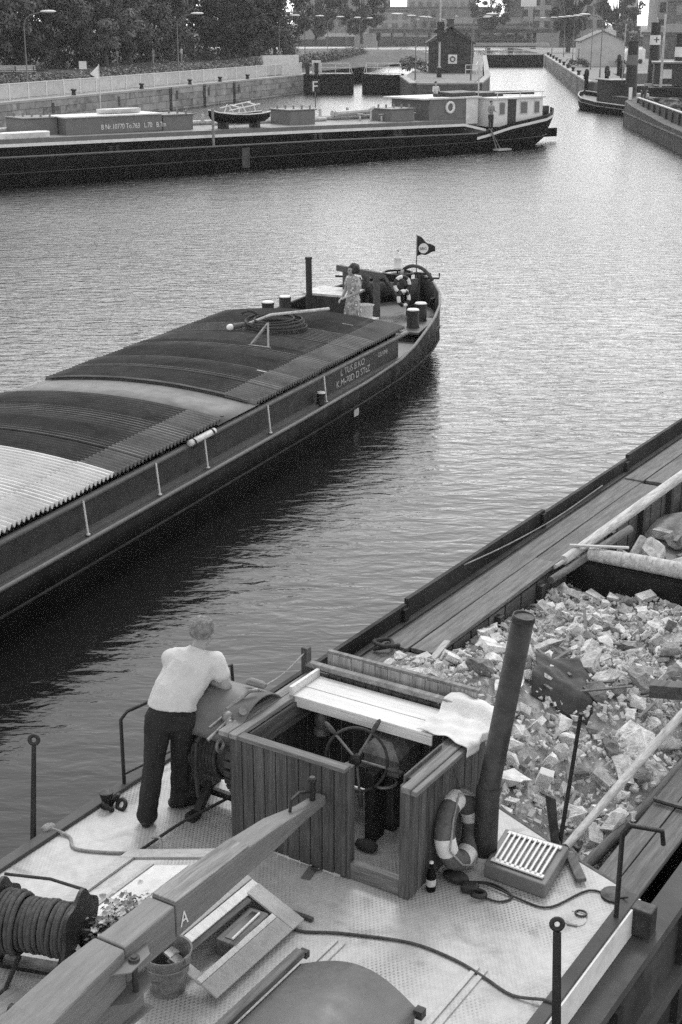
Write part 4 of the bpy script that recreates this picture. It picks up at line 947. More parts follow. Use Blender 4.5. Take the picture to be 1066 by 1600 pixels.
def tug(label, x, y, rz, chim_h, band, mark=None, s=1.0):
    t = thing('steam_tug', label, 'tug', (x,y,0), rz); t.scale = (s,s,s)
    S = [(-9,1.4,1.0),(-6,2.0,.9),(0,2.2,.95),(4,2.0,1.1),(6,1.5,1.3),(7.4,.8,1.5),(8,.1,1.6)]
    MB().loft([[(-b,y_,zs),(-b*.95,y_,.4),(-b*.7,y_-.4,-.5),(b*.7,y_-.4,-.5),(b*.95,y_,.4),(b,y_,zs)] for y_,b,zs in S], False, False).build('hull', 'hull_black', t, smooth=40, thick=.06)
    MB().loft([[(-b+.04,y_,zs-.35),(b-.04,y_,zs-.35)] for y_,b,zs in S], False, False).build('deck', 'grey_paint', t)
    for q in (-1, 1):
        MB().tube([(q*(b+.02),y_,zs+.02) for y_,b,zs in S], .06, 6).build('gunwale_rail', 'worn_white', t)
        MB().tube([(q*(b+.03),y_,zs-.35) for y_,b,zs in S], .05, 6).build('rubbing_strake', 'mid_paint', t)
    hs = MB().box(-1.2,-1.0,.6,1.2,2.2,2.9).build('wheelhouse', 'dark_iron', t); MB().box(-1.35,-1.15,2.9,1.35,2.4,3.0).build('roof', 'mid_paint', hs)
    for k in range(3): MB().box(-1.0+k*.72,2.2,1.9,-.44+k*.72,2.22,2.6).build('window', 'glass', hs)
    MB().box(-1.4,-6,.6,1.4,-1.6,1.6).build('engine_casing', 'dark_iron', t, bevel=.05)
    f = MB().lathe([(.62,0),(.58,.2),(.5,chim_h*.6),(.48,chim_h)], (0,-2.8,1.5), 18).build('funnel', 'black_iron', t, smooth=40)
    MB().lathe([(.53,0),(.52,.9)], (0,-2.8,1.5+chim_h-2.1), 18).build('band', band, f, smooth=40)
    MB().lathe([(.55,0),(.55,.12)], (0,-2.8,1.5+chim_h-.12), 18).build('rim', 'black_iron', f)
    if mark: text('emblem', mark, 1.1, 'black_iron', f, (math.sin(-rz)*.55*1.0 - .3*math.cos(rz), -2.8-.55*math.cos(rz) + .3*math.sin(rz), 1.5+chim_h-2.0), (R(90),0,-rz), 1)
    MB().cyl((.5,3.6,1.0),(.5,3.6,3.6),.1,n=8).box(.35,3.45,3.2,.65,3.75,3.7).build('vent_pipe', 'black_iron', t)
    MB().cyl((-.3,-1.4,2.9),(-.6,-2.2,8.0),.05,n=6).build('mast', 'worn_white', t)
    return t
tug('black steam tug with grey funnel band between lock wall and lighter', 24.4, 130.5, R(14), 5.0, 'mid_paint', None, .92)
tug('steam tug with cross on its white funnel band on the right', 33.6, 150, R(-60), 6.0, 'white_paint', '+')
tug('steam tug with plain white funnel band at the right edge', 34.9, 143, R(-70), 5.0, 'white_paint')
# moored work barge between
wbz = thing('work_barge', 'low dark work barge lying behind the lighter', 'barge', (27.8,134.5,0), R(-10))
MB().loft([[(0,y,1.9),(0,y,-.4),(14,y,-.4),(14,y,1.9)] for y in (0,.5,10,10.5)]).build('hull', 'hull_dark', wbz); MB().box(.6,3,1.9,8,7.5,3.9).build('cabin', 'dark_iron', wbz)
cabr = MB().box(.4,2.7,3.9,8.3,7.8,4.05).build('cabin_roof', 'mid_paint', wbz); MB().box(1.4,2.97,2.6,2.2,3.0,3.4).build('window', 'cream_paint', wbz); MB().box(4.5,2.97,2.2,5.6,3.0,3.4).build('window', 'glass', wbz)
MB().cyl((1.2,1.2,1.9),(1.2,1.2,8.2),.13,.1,10).build('mast', 'worn_white', wbz)
for i in range(9): MB().obox((1.5+i*1.4,2.0+.6*math.sin(i*2.3),2.05),(1.8,.3,.14),(0,.06*math.sin(i),i*.7)).build('deck_plank', 'worn_white' if i % 3 == 0 else 'dark_iron', wbz)
# people on the promenade
for lb, px, py, top in (('person in pale coat walking on the promenade, left of the second street lamp', 240, 104, 'cloth_mid'), ('person in white walking beside the second street lamp', 284, 101, 'shirt'), ('person in white sitting among the shrubs on the left bank', 184, 105, 'shirt')):
    p = bw_(px, py - 3, 3.3); far_person(lb, (p.x, p.y, 3.3), R(80), top, 'cloth_mid')
# ================================================================ the near barge loaded with rubble
DZ = 1.5
nb = thing('rubble_barge', 'old cargo barge loaded with rubble in the foreground, pale stern deck', 'barge', FN.w(0,0,0), FN.rz)
# hull: outer skin up to the ledge, bulwark on the left
NS = [(-7.2,1.0),(-6.2,1.75),(-5,2.08),(-3.5,2.18),(2,2.2),(24,2.2),(27,1.7),(29,.6)]
MB().loft([[(-b,y,1.28),(-b,y,-.6),(b,y,-.6),(b,y,1.22)] for y,b in NS], False, False).build('hull', 'hull_dark', nb, smooth=30, thick=.05)
MB().loft([[(-b-.05,y,1.22),(-b-.05,y,1.3),(-b+.12,y,1.3),(-b+.12,y,1.22)] for y,b in NS[:6]], True, True).build('ledge', 'hull_grey', nb)
MB().loft([[(b-.16,y,1.2),(b+.05,y,1.2),(b+.05,y,1.28),(b-.16,y,1.28)] for y,b in NS[:6]], True, True).build('ledge', 'hull_grey', nb)
for k in range(9): MB().box(2.22,-3+k*1.35,.2,2.27,-2.9+k*1.35,1.2).build('hull_frame', 'hull_dark', nb)
MB().box(2.2,-5,.62,2.3,16,.74).build('rubbing_strake', 'hull_grey', nb)
dk = [(-2.12,1.55),(-2.12,-3.6),(-1.9,-5.2),(-1.2,-6.4),(1.2,-6.4),(1.9,-5.2),(2.04,-3.6),(2.04,.62),(1.5,.82),(.62,1.2),(-.5,1.46)]
MB().prism(dk, 1.44, DZ).build('deck', 'tread_plate', nb)
MB().prism([(x*.99,y if y < 0 else y-.02) for x,y in dk], .9, 1.438).build('deck_side', 'hull_dark', nb)
MB().box(2.047,-4,1.285,2.062,.6,1.51).build('white_band', 'white_paint', nb)
MB().box(1.95,-4,1.503,2.045,.62,1.53).build('deck_edge_bar', 'hull_grey', nb, bevel=.006)
MB().box(-2.2,-4,1.44,-2.1,1.55,1.535).build('deck_edge_bar', 'hull_grey', nb, bevel=.006)
fe_ = MB().tube([(2.0,.64,1.47),(1.5,.84,1.47),(.62,1.22,1.47),(-.5,1.48,1.47),(-2.1,1.56,1.47)], .035, 8).build('deck_front_edge', 'dark_iron', nb, smooth=60)
# left bulwark plates (each with a small step and lap)
random.seed(81)
yb = 1.5; k = 0
for L_ in (3.1, 3.6, 2.9, 3.4, 3.0, 3.6, 3.2):
    z1 = 1.47 + (.05 if k % 2 else 0)
    MB().box(-2.2,yb,1.2,-2.15,yb+L_-.02,z1).box(-2.15,yb+L_-.14,1.2,-2.11,yb+L_-.05,z1-.03).build('bulwark_plate', 'hull_dark', nb); yb += L_; k += 1
MB().box(-2.145,1.5,1.22,-2.03,24,1.275).build('waterway_beam', 'wood_dark_y', nb)
# plank walkways either side of the hold
def plank(x0, x1, y0, y1, z, t=.05, mt='wood_y', rz=0, nm='walkway_plank', rx=0):
    o = MB().box(-(x1-x0)/2,-(y1-y0)/2,-t,(x1-x0)/2,(y1-y0)/2,0).build(nm, mt, nb, bevel=.006)
    o.location = ((x0+x1)/2,(y0+y1)/2,z); o.rotation_euler = (rx,0,rz); return o
for (y0, y1, dx, dz) in ((1.55,3.85,0,.0),(3.8,7.0,.02,.03),(6.95,10.6,-.02,0),(10.6,14.2,0,.02),(14.2,18,0,0)):
    plank(-2.0+dx,-1.73+dx,y0,y1,1.31+dz); plank(-1.72+dx,-1.44+dx,y0+.06,y1-.04,1.305+dz, rz=.004)
for (y0, y1, dz) in ((.7,2.3,0),(2.33,5.2,.02),(5.2,8.4,0),(8.4,12,0)):
    plank(1.54,1.72,y0,y1,1.3+dz); plank(1.73,1.93,y0,y1,1.3+dz, rz=-.003)
MB().box(1.54,2.27,1.33,1.93,2.31,1.35).build('walkway_cleat', 'wood_dark_y', nb)
# hold walls, frames and floor
for k in range(34): MB().box(-1.5,1.4+k*.42,-.4,-1.44,1.78+k*.42,1.25).build('hold_board', 'wood_dark_y', nb)
MB().box(-1.62,1.3,-.5,-1.51,20,1.25).box(1.56,.7,-.5,1.66,20,1.24).box(-1.5,1.2,-.5,1.5,20,-.42).build('hold_lining', 'hull_dark', nb)
for k in range(14): MB().box(1.5,.9+k*1.0,-.4,1.555,1.85+k*1.0,1.22).build('hold_board', 'wood_dark_y', nb)
for k in range(12): MB().box(-1.44,2.0+k*1.1,-.4,-1.36,2.1+k*1.1,1.22).build('hold_frame', 'dark_iron', nb)
MB().box(-1.43,7.35,-.4,1.41,7.45,1.26).build('bulkhead', 'hull_dark', nb)
for k in range(6): MB().box(-1.42+k*.485,7.3,-.4,-.938+k*.485,7.35,1.24).build('bulkhead_board', 'hull_dark', nb)
# ---- cockpit
cko = MB().box(-.86,-.24,1.503,.58,.82,1.51).build('cockpit', 'tread_plate', nb)
for x_, y_ in ((-.88,-.26),(.1,-.26),(.6,-.26),(.6,.83),(-.88,.83)): MB().box(x_-.04,y_-.04,DZ,x_+.04,y_+.04,2.42).build('corner_post', 'wood_z', cko, bevel=.006)
MB().box(.14,-.29,DZ,.56,-.23,1.64).build('door_sill', 'wood_x', cko, bevel=.006)
mat('cockpit_wood', .075, .7, .4, 2.4, .3, 9, stretch=(9,9,.6), spots=.3, obj_rand=.22, c2=.8)
wood('wood_pale_z', .3, 2, .3)
def vplanks(p0, p1, n, z0, z1, mt='cockpit_wood', th=.022):
    p0 = Vector((*p0,0)); p1 = Vector((*p1,0)); d = (p1-p0)/n; w_ = d.length - .009; a = math.atan2(d.y, d.x)
    me = None
    for i in range(n):
        c = p0 + d*(i+.5)
        if me is None:
            o = MB().box(-w_/2,-th/2,z0,w_/2,th/2,z1).build('plank', mt, cko, bevel=.003); me = o.data
        else:
            o = link('plank', me, None, cko); b = o.modifiers.new('b','BEVEL'); b.width = .003; b.segments = 2; b.limit_method = 'ANGLE'
        o.location = (c.x, c.y + random.uniform(-.003,.003), random.uniform(-.006,.004)); o.rotation_euler = (0,0,a)
vplanks((-.91,-.305),(.12,-.305), 10, 1.52, 2.4)
vplanks((.645,-.3),(.645,.86), 10, 1.52, 2.4)
vplanks((-.925,-.3),(-.925,.86), 10, 1.52, 2.4)
vplanks((-.9,.875),(.63,.875), 13, 1.52, 2.46)
vplanks((-.86,.97),(.52,.97), 12, 2.3, 2.6, 'wood_pale_z')
MB().box(-.92,-.345,2.4,.13,-.26,2.435).build('top_rail', 'wood_x', cko, bevel=.006)
for x0, x1 in ((-.99,-.9),(-.895,-.82)): MB().box(x0,-.36,2.405,x1,.88,2.445).build('side_cap', 'wood_top', cko, bevel=.006)
for x0, x1 in ((.53,.6),(.603,.68),(.683,.73)): MB().box(x0,-.36 if x0 > .55 else -.2,2.402,x1,.8,2.44 + (.01 if x0 == .603 else 0)).build('side_cap', 'wood_top', cko, bevel=.006)
MB().box(-.82,-.2,2.22,-.8,.8,2.4).build('inner_board', 'wood_dark_y', cko)
MB().bar((-1.0,.86,2.52),(.45,.86,2.52),.06,.045).build('back_beam', 'wood_top', cko, bevel=.008)
MB().bar((-1.0,.86,2.4),(-1.0,.86,2.66),.06,.06).build('beam_post', 'wood_z', cko)
MB().bar((-.86,.985,2.612),(.53,.985,2.612),.04,.02).build('board_cap', 'wood_top', cko)
MB().box(-.84,.42,2.43,.42,.6,2.452).build('shelf_board', 'wood_white_x', cko, bevel=.004)
MB().box(-.84,.605,2.432,.5,.82,2.456).build('shelf_board', 'wood_white_x', cko, bevel=.004)
MB().box(-.84,.42,2.36,.42,.434,2.43).build('shelf_lip', 'wood_white_x', cko); MB().box(-.87,.42,2.36,-.842,.82,2.52).build('shelf_end', 'wood_white_x', cko)
MB().box(.585,-.24,1.9,.6,.3,2.47).build('door_leaf', 'wood_z', cko).location = (-.03,0,0)
# compass stand and wheel
stn = MB().loft([[(-.16,.42,1.51),(.1,.42,1.51),(.1,.7,1.51),(-.16,.7,1.51)],[(-.13,.45,2.02),(.07,.45,2.02),(.07,.68,2.02),(-.13,.68,2.02)]]).build('steering_column', 'dark_iron', nb, bevel=.01)
MB().loft([[(-.2,.38,2.02),(.16,.38,2.02),(.16,.72,2.02),(-.2,.72,2.02)],[(-.2,.38,2.16),(.16,.38,2.16),(.16,.72,2.22),(-.2,.72,2.22)],[(-.09,.44,2.28),(.06,.44,2.28),(.06,.66,2.31),(-.09,.66,2.31)]]).build('compass_hood', 'galvanised', stn, bevel=.008)
MB().box(-.03,.2,1.51,.05,.36,2.1).build('column_post', 'black_iron', stn)
wc = Vector((-.12,.22,2.18)); wax = Vector((.28,-1,.28)).normalized()
wq = Vector((0,0,1)).rotation_difference(wax).to_matrix()
wh = MB().torus(wc, wax, .245, .012, 40, 8).build('steering_wheel', 'rust_iron', nb, smooth=180)
MB().lathe([(.02,-.06),(.045,-.05),(.045,.05),(.02,.06)], wc, 14, wax).build('hub', 'black_iron', wh, smooth=40)
for k in range(5):
    a = R(8 + k*72); e = wq @ Vector((math.cos(a), math.sin(a), 0))
    sp = MB().tube([wc + e*.03, wc + e*.25], .011, 8).build('spoke', 'galvanised', wh)
    MB().tube([wc + e*.245, wc + e*.27, wc + e*.31, wc + e*.36, wc + e*.372], [.011,.018,.021,.015,.006], 10).build('handle', 'wood_dark_y', wh, smooth=60)
MB().tube([wc - wax*.06, wc - wax*.3], .02, 8).build('shaft', 'black_iron', wh)
MB().torus((.05,.35,1.98),(0,0,1),.1,.012,18,6).build('bracket_ring', 'galvanised', stn)
MB().lathe([(.14,0),(.16,.03),(.15,.08),(.02,.1)], (.38,.72,2.0), 18, (0,-1,.2)).build('fan_housing', 'black_iron', cko, smooth=40)
ln2 = loose('storm_lantern', 'dusty storm lantern hanging inside the cockpit under the white shelf', 'lantern', FN, -.7, .62, 2.05)
MB().lathe([(.05,0),(.065,.02),(.06,.06),(.04,.07),(.055,.11),(.055,.16),(.035,.2),(.045,.22),(.03,.27),(.01,.28)], n=14).build('body', 'galvanised', ln2, smooth=40)
MB().torus((0,0,.26),(0,1,0),.07,.004,16,5,0,math.pi).build('handle', 'white_paint', ln2)
sg_ = loose('sack', 'small dark sack on the cockpit floor', 'sack', FN, .05, .1, 1.51)
random.seed(83); MB().ball((0,0,.04),.075,10,7,(1.3,.8,.6),.12).build('body', 'cloth_dark', sg_, smooth=180)
# white cloth on the shelf corner
random.seed(85)
def cloth(u, v):
    t_ = u*.54; y = lerp(.4,.94,v) + .025*math.sin(u*5) - .05*u
    if t_ < .47: x, z = .3 + t_, 2.474
    else: x, z = .77 + .012*math.sin(v*11), 2.474 - (t_-.47)
    z += (.008*math.sin(u*17+v*5) + .006*math.sin(v*21-u*9) + .008)*(1 if t_ < .47 else .2) + .085*max(0,min(1,(v-.7)*7))
    x += .012*math.sin(v*14+u*4)
    return (x, y, z)
o = MB().grid(cloth, 34, 34).build('white_cloth', 'canvas_white', smooth=180, thick=.004); o.location = FN.o; o.rotation_euler = (0,0,FN.rz); tag(o, 'crumpled white cloth draped over the cockpit corner', 'cloth')
# stovepipe
sp_ = MB().tube([(.88,.45,DZ),(.885,.452,DZ+.62),(.89,.453,DZ+.63),(1.09,.5,3.55)], [.088,.085,.078,.076], 20, False).build('stovepipe', 'dark_iron', nb, smooth=40, thick=.008)
MB().tube([(.885,.453,DZ+.58),(.89,.455,DZ+.66)], .092, 20).build('joint_collar', 'dark_iron', sp_, smooth=40)
MB().lathe([(.14,0),(.13,.03),(.11,.04),(.1,.08)], (.88,.45,DZ), 20).build('foot_flange', 'tread_plate', sp_, smooth=40)
MB().tube([(1.085,.5,3.5),(1.087,.5,3.54)], .083, 20).build('top_band', 'dark_iron', sp_, smooth=40)
# lifebuoy on the cockpit side
lb2 = loose('lifebuoy', 'dark lifebuoy with white bands hung on the cockpit side', 'lifebuoy', FN, .745, .27, 1.83)
lax = Vector((1,.05,.22)).normalized()
for k in range(4):
    a = R(20) + k*math.pi/2
    MB().torus((0,0,0), lax, .225, .078, 9, 14, a, a + math.pi/2 - R(28)).build('body_segment', 'buoy_dark', lb2, smooth=60)
    MB().torus((0,0,0), lax, .225, .08, 6, 14, a + math.pi/2 - R(28), a + math.pi/2).build('white_band', 'canvas_white', lb2, smooth=60)
MB().tube([(-.08,-.12,.22),(-.1,.05,.5),(-.05,.1,.28)], .006, 6).build('hanging_cord', 'rope', lb2)
q3 = Vector((0,0,1)).rotation_difference(lax).to_matrix()
MB().tube([q3 @ Vector((math.cos(a)*r_, math.sin(a)*r_, .02 + h_)) for a, r_, h_ in ((R(5),.3,.04),(R(60),.27,.06),(R(96),.305,.05),(R(140),.26,.06),(R(186),.305,.05),(R(230),.26,.06),(R(276),.305,.05),(R(320),.26,.06),(R(365),.3,.04))], .008, 6).build('grab_line', 'rope_light', lb2)
# bottle, block and cable
bt = loose('beer_bottle', 'dark glass bottle with a label beside the cockpit corner', 'bottle', FN, .72, -.1, DZ)
MB().lathe([(.03,0),(.036,.01),(.036,.13),(.03,.16),(.014,.19),(.013,.235)], n=16).build('glass', 'hull_black', bt, smooth=50); MB().lathe([(.0155,0),(.0155,.012),(.004,.016)], (0,0,.232), 10).build('cap', 'white_paint', bt); 
MB().lathe([(.0368,0),(.0368,.055)], (0,0,.05), 16).build('label', 'worn_white', bt)
bl = loose('pulley_block', 'dark iron pulley block and hook lying by the stovepipe foot', 'pulley', FN, .95, .03, DZ)
MB().ball((-.13,.07,.04),.09,12,8,(1.2,.7,.5)).build('pad', 'rubber', bl, smooth=180)
MB().obox((.02,0,.04),(.13,.08,.07),(0,0,.3)).build('shell', 'black_iron', bl, bevel=.02); MB().torus((.1,-.02,.03),(0,.2,1),.05,.02,16,8,R(-120),R(140)).build('hook', 'black_iron', bl, smooth=180)
def rope(name, label, cat, pts, r, mt, fr=FN, sub=5):
    P = [Vector(p) for p in pts]; out = []
    for i in range(len(P)-1):
        a = P[max(0,i-1)]; b = P[i]; c = P[i+1]; d = P[min(len(P)-1,i+2)]
        for k in range(sub):
            t = k/sub; out.append(.5*((2*b) + (c-a)*t + (2*a-5*b+4*c-d)*t*t + (3*b-a-3*c+d)*t**3))
    out.append(P[-1])
    o = MB().tube(out, r, 8).build(name, mt, smooth=180); o.location = fr.o; o.rotation_euler = (0,0,fr.rz); return tag(o, label, cat)
D1 = DZ + .012
rope('deck_cable', 'thin black cable looping from the stovepipe to the right rail', 'cable', [(.95,.03,D1),(1.2,.02,D1),(1.26,.14,D1),(1.06,.2,D1),(.9,.12,D1),(1.04,.16,D1+.012),(1.35,.13,D1),(1.55,.16,D1),(1.7,.5,D1),(1.9,.52,D1),(2.0,.5,D1+.05)], .008, 'rubber')
rope('mooring_line', 'grey rope snaking across the stern deck to the right edge', 'rope', [(.05,-1.02,D1),(.2,-1.03,D1),(.45,-.9,D1),(.9,-.74,D1),(1.25,-.74,D1),(1.5,-.8,D1),(1.75,-.87,D1),(1.98,-.83,D1+.03),(2.06,-.85,D1)], .011, 'rope')
rope('light_rope', 'pale rope lying from the left deck edge to the skylight', 'rope', [(-2.2,-1.0,D1+.03),(-2.0,-.98,D1),(-1.85,-1.08,D1),(-1.6,-.99,D1),(-1.42,-.88,D1)], .013, 'rope_light')
rope('winch_cable', 'dark wire cable running from the winch across the deck', 'cable', [(-1.02,.12,1.75),(-1.2,-.05,1.62),(-1.34,-.42,1.56),(-1.4,-.87,D1+.01),(-1.46,-1.0,D1)], .013, 'rope_dark')
rope('thin_line', 'thin pale line dropping from the winch cable to the skylight', 'rope', [(-1.38,-.72,D1+.06),(-1.28,-.74,D1+.09),(-1.18,-.86,D1),(-1.12,-.98,D1)], .009, 'rope_light')
# grating box
gx = MB().prism([(.97,.26),(1.47,.24),(1.41,.8),(.89,.78)], DZ+.002, DZ+.12).build('vent_box', 'mid_paint', nb, bevel=.01)
ga = lambda u, v: Vector((lerp(lerp(.97,.89,v), lerp(1.47,1.41,v), u), lerp(lerp(.26,.78,v), lerp(.24,.8,v), u), 0))
MB().prism([ga(.12,.12)[:2], ga(.88,.12)[:2], ga(.88,.88)[:2], ga(.12,.88)[:2]], DZ+.121, DZ+.124).build('grille_backing', 'galvanised', gx)
for v in (.12, .88): a, b = ga(.08,v), ga(.92,v); MB().bar((a.x,a.y,DZ+.135),(b.x,b.y,DZ+.135),.035,.012).build('grille_rail', 'white_paint', gx)
for k in range(10):
    a, b = ga(.13+.74*k/9,.12), ga(.13+.74*k/9,.88); MB().bar((a.x,a.y,DZ+.148),(b.x,b.y,DZ+.148),.014,.01).build('grille_bar', 'white_paint', gx)
# rails and eye posts
MB().tube([(2.0,.28,DZ),(2.0,.29,2.2),(2.02,.33,2.25),(2.13,.75,2.02),(2.14,.77,1.9)], .018, 10).build('handrail', 'black_iron', nb, smooth=60)
MB().tube([(-2.15,-.15,DZ),(-2.15,-.15,2.12),(-2.14,-.08,2.17),(-2.05,.5,2.17),(-1.95,1.1,2.17),(-1.95,1.15,1.5)], .016, 10).tube([(-2.15,-.15,1.62),(-1.95,1.15,1.62)], .012, 8).build('handrail', 'black_iron', nb, smooth=60)
def eyepost(base, top, w0=.045, w1=.03):
    b, t_ = Vector(base), Vector(top); d = (t_-b).normalized()
    o = MB().bar(b, t_ - d*.05, w0, .03, w1, .025, up=(0,1,0)).build('eye_post', 'black_iron', nb, bevel=.005)
    MB().torus(t_ + d*.0, (.5,-.85,.2), .034, .017, 16, 8).build('eye', 'black_iron', o, smooth=180)
eyepost((-2.24,-1.15,1.3), (-2.26,-1.02,2.3)); eyepost((2.12,-.98,1.25), (2.05,-.92,2.2), .06, .05)
MB().cyl((1.24,1.0,1.35),(1.42,.85,2.72),.019,.015,8).build('iron_stake', 'black_iron', nb, smooth=60)
MB().loft([[(1.2,.95,1.5),(1.28,.93,1.5),(1.28,.97,1.5)],[(1.1,1.02,1.86),(1.2,1.0,1.86),(1.16,1.04,1.86)]]).build('fin_bracket', 'rust_iron', nb)
MB().lathe([(.1,0),(.1,.02),(.06,.03)], (1.88,.55,DZ), 16).build('fairlead', 'dark_iron', nb); MB().box(1.95,.45,1.3,2.2,.58,1.52).box(2.14,.45,.95,2.2,.6,1.3).build('corner_bracket', 'dark_iron', nb, bevel=.01)
for x_, y_ in ((-.15,-.39),(1.75,.13)):
    rb = MB().obox((x_,y_,DZ+.006),(.07,.17,.01),(0,0,.2)).build('ring_plate', 'mid_paint', nb); MB().torus((x_+.02,y_+.07,DZ+.018),(0,.1,1),.04,.008,16,6).build('ring', 'dark_iron', rb, smooth=180)
MB().lathe([(.085,0),(.085,.008),(.07,.012)], (1.75,.13,DZ), 18).build('deck_filler', 'tread_plate', nb)
for x_, y_ in ((-2.02,-.5),(-1.95,-.42),(-2.05,-.38)):
    MB().torus((x_,y_,DZ+.03),(random.uniform(-1,1),random.uniform(-1,1),.6),.045,.018,14,7).build('shackle', 'black_iron', nb, smooth=180)
MB().lathe([(.05,0),(.04,.06),(.06,.14),(.02,.15)], (-2.06,-.47,DZ), 12).build('cleat', 'black_iron', nb, smooth=40)
MB().ball((-2.2,-1.0,DZ+.03),.05,10,6,(1,1.3,.8),.15).build('rope_knot', 'rope_light', nb, smooth=180)
# ---- winch
wn_ = MB().box(-1.57,-.12,DZ,-1.53,.36,2.3).box(-.99,-.12,DZ,-.95,.36,2.2).build('winch', 'black_iron', nb)
cv = MB().grid(lambda u, v: (lerp(-1.62,-.9,v), .1 - .31*math.cos(lerp(R(-8),R(188),u)), 2.28 + .27*math.sin(lerp(R(-8),R(188),u))), 18, 4).build('winch_cover', 'grey_paint', wn_, smooth=50, thick=.012)
MB().lathe([(.2,-.29),(.23,-.28),(.23,-.26),(.19,-.25),(.21,-.1),(.2,.05),(.17,.18),(.23,.2),(.25,.21),(.25,.27),(.2,.28)], (-1.25,.05,2.02), 24, (1,0,0)).build('rope_drum', 'rope_dark', wn_, smooth=50)
gw = MB()
for k in range(26):
    a = 2*math.pi*k/26; gw.obox((-1.0,.05+math.cos(a)*.29,2.02+math.sin(a)*.29),(.06,.035,.05),(a,0,0))
gw.lathe([(.05,-.03),(.275,-.03),(.275,.03),(.05,.03)], (-1.0,.05,2.02), 26, (1,0,0)); gw.build('gear_wheel', 'dark_iron', wn_)
for k in range(8): MB().torus((-1.44+k*.035,.05,2.02),(1,0,0),.215,.018,26,6).build('cable_turn', 'rope_dark', wn_, smooth=180)
MB().tube([(-1.3,-.24,2.2),(-1.3,-.26,1.95),(-1.3,-.24,1.72)], .018, 8).tube([(-1.3,-.24,2.2),(-1.27,-.14,2.28)],.018,8).build('brake_rod', 'dark_iron', wn_)
MB().bar((-1.36,.0,1.72),(-1.36,-.22,1.5),.07,.06).box(-1.4,-.3,DZ,-1.31,-.2,1.56).bar((-1.2,.1,1.64),(-1.06,-.02,1.52),.06,.05).box(-1.5,.02,1.58,-.95,.08,1.63).build('winch_foot', 'black_iron', wn_, bevel=.008)
MB().cyl((-1.02,-.06,2.42),(-.93,-.12,2.52),.035,n=12).tube([(-1.1,-.12,2.44),(-1.12,-.3,2.4)],.014,8).tube([(-1.02,-.16,2.45),(-1.06,-.4,2.36)],.014,8).tube([(-1.1,-.1,2.48),(-.99,.05,2.6),(-.95,.1,2.6)],.016,8).ball((-1.06,-.14,2.44),.05,10,7).ball((-1.0,-.2,2.42),.04,10,7).torus((-1.02,-.3,2.28),(1,0,0),.045,.014,14,6).build('brake_levers', 'galvanised', wn_, smooth=50)
MB().tube([(-1.13,.2,2.58),(-1.1,.22,2.585),(-.99,.22,2.585),(-.96,.22,2.58)], [.02,.033,.033,.02], 10).build('wooden_grip', 'wood_x', wn_, smooth=50)
rope('tie_string', 'pale string from the winch grip to the cockpit post', 'rope', [(-.97,.22,2.58),(-.98,.5,2.57),(-1.0,.84,2.62)], .006, 'rope_light')
# ---- tiller
def tl(y, zt, w_, h_, x=-.1): return [(x-w_/2,y,zt-h_),(x+w_/2,y,zt-h_),(x+w_/2,y,zt),(x-w_/2,y,zt)]
rnd = lambda y, zt, r_, x=-.1: [(x+math.cos(R(225+90*k))*r_*1.41*.72,y,zt-r_+math.sin(R(225+90*k))*r_*1.41*.72) for k in range(4)]
ti = MB().loft([rnd(-.36,2.205,.055,-.06), rnd(-.62,2.225,.068,-.07), tl(-.95,2.255,.16,.16,-.085), tl(-1.3,2.27,.18,.2), tl(-2.12,2.29,.2,.25)]).build('tiller', 'tiller_paint', nb, bevel=.012)
MB().bar((-.1,-2.115,2.295),(-.098,-1.32,2.276),.19,.014,.165,.014).build('tiller_top_plank', 'wood_top', ti, bevel=.004)
MB().loft([tl(-2.62,2.28,.22,.26), tl(-2.135,2.285,.205,.25)]).build('tiller_block', 'tiller_paint', ti, bevel=.012)
MB().loft([tl(-6.2,1.5,.34,.34,-.08), tl(-5.2,1.72,.34,.34,-.08), tl(-4.4,1.98,.34,.34,-.08), tl(-3.9,2.12,.33,.32,-.08), tl(-3.3,2.22,.31,.3,-.09), tl(-2.9,2.262,.28,.29), tl(-2.63,2.277,.24,.27)]).build('tiller_heel', 'tiller_paint', ti, bevel=.015)
for zz in (2.2, 1.98): MB().loft([[(x,y,zz-.012) for x,y in ((-.02,-2.4),(-.02,-2.84),(.12,-2.7),(.1,-2.5))],[(x,y,zz) for x,y in ((-.02,-2.4),(-.02,-2.84),(.12,-2.7),(.1,-2.5))]]).build('hinge_plate', 'mid_paint', ti, bevel=.003)
MB().cyl((.06,-2.6,1.94),(.06,-2.6,2.23),.02,n=12).lathe([(.035,0),(.035,.02)],(.06,-2.6,2.2),12).build('hinge_pin', 'dark_iron', ti, smooth=40)
MB().box(-.16,-3.3,1.72,-.04,-2.42,2.02).box(-.2,-3.3,1.7,.01,-2.4,1.72).build('tiller_support', 'tiller_paint', ti)
MB().cyl((-.06,-.48,2.2),(-.06,-.48,2.36),.022,n=12).lathe([(.022,0),(.032,.01),(.032,.035),(.02,.045)],(-.06,-.48,2.34),12).tube([(-.06,-.49,2.27),(-.08,-.62,2.32),(-.08,-.72,2.31),(-.08,-.74,2.22)],.012,8).build('tiller_pin', 'black_iron', ti, smooth=40)
text('chalk_letter', 'A', .15, 'white_paint', ti, (.0035,-2.09,2.1), (R(90),0,R(90)), .8, .001)
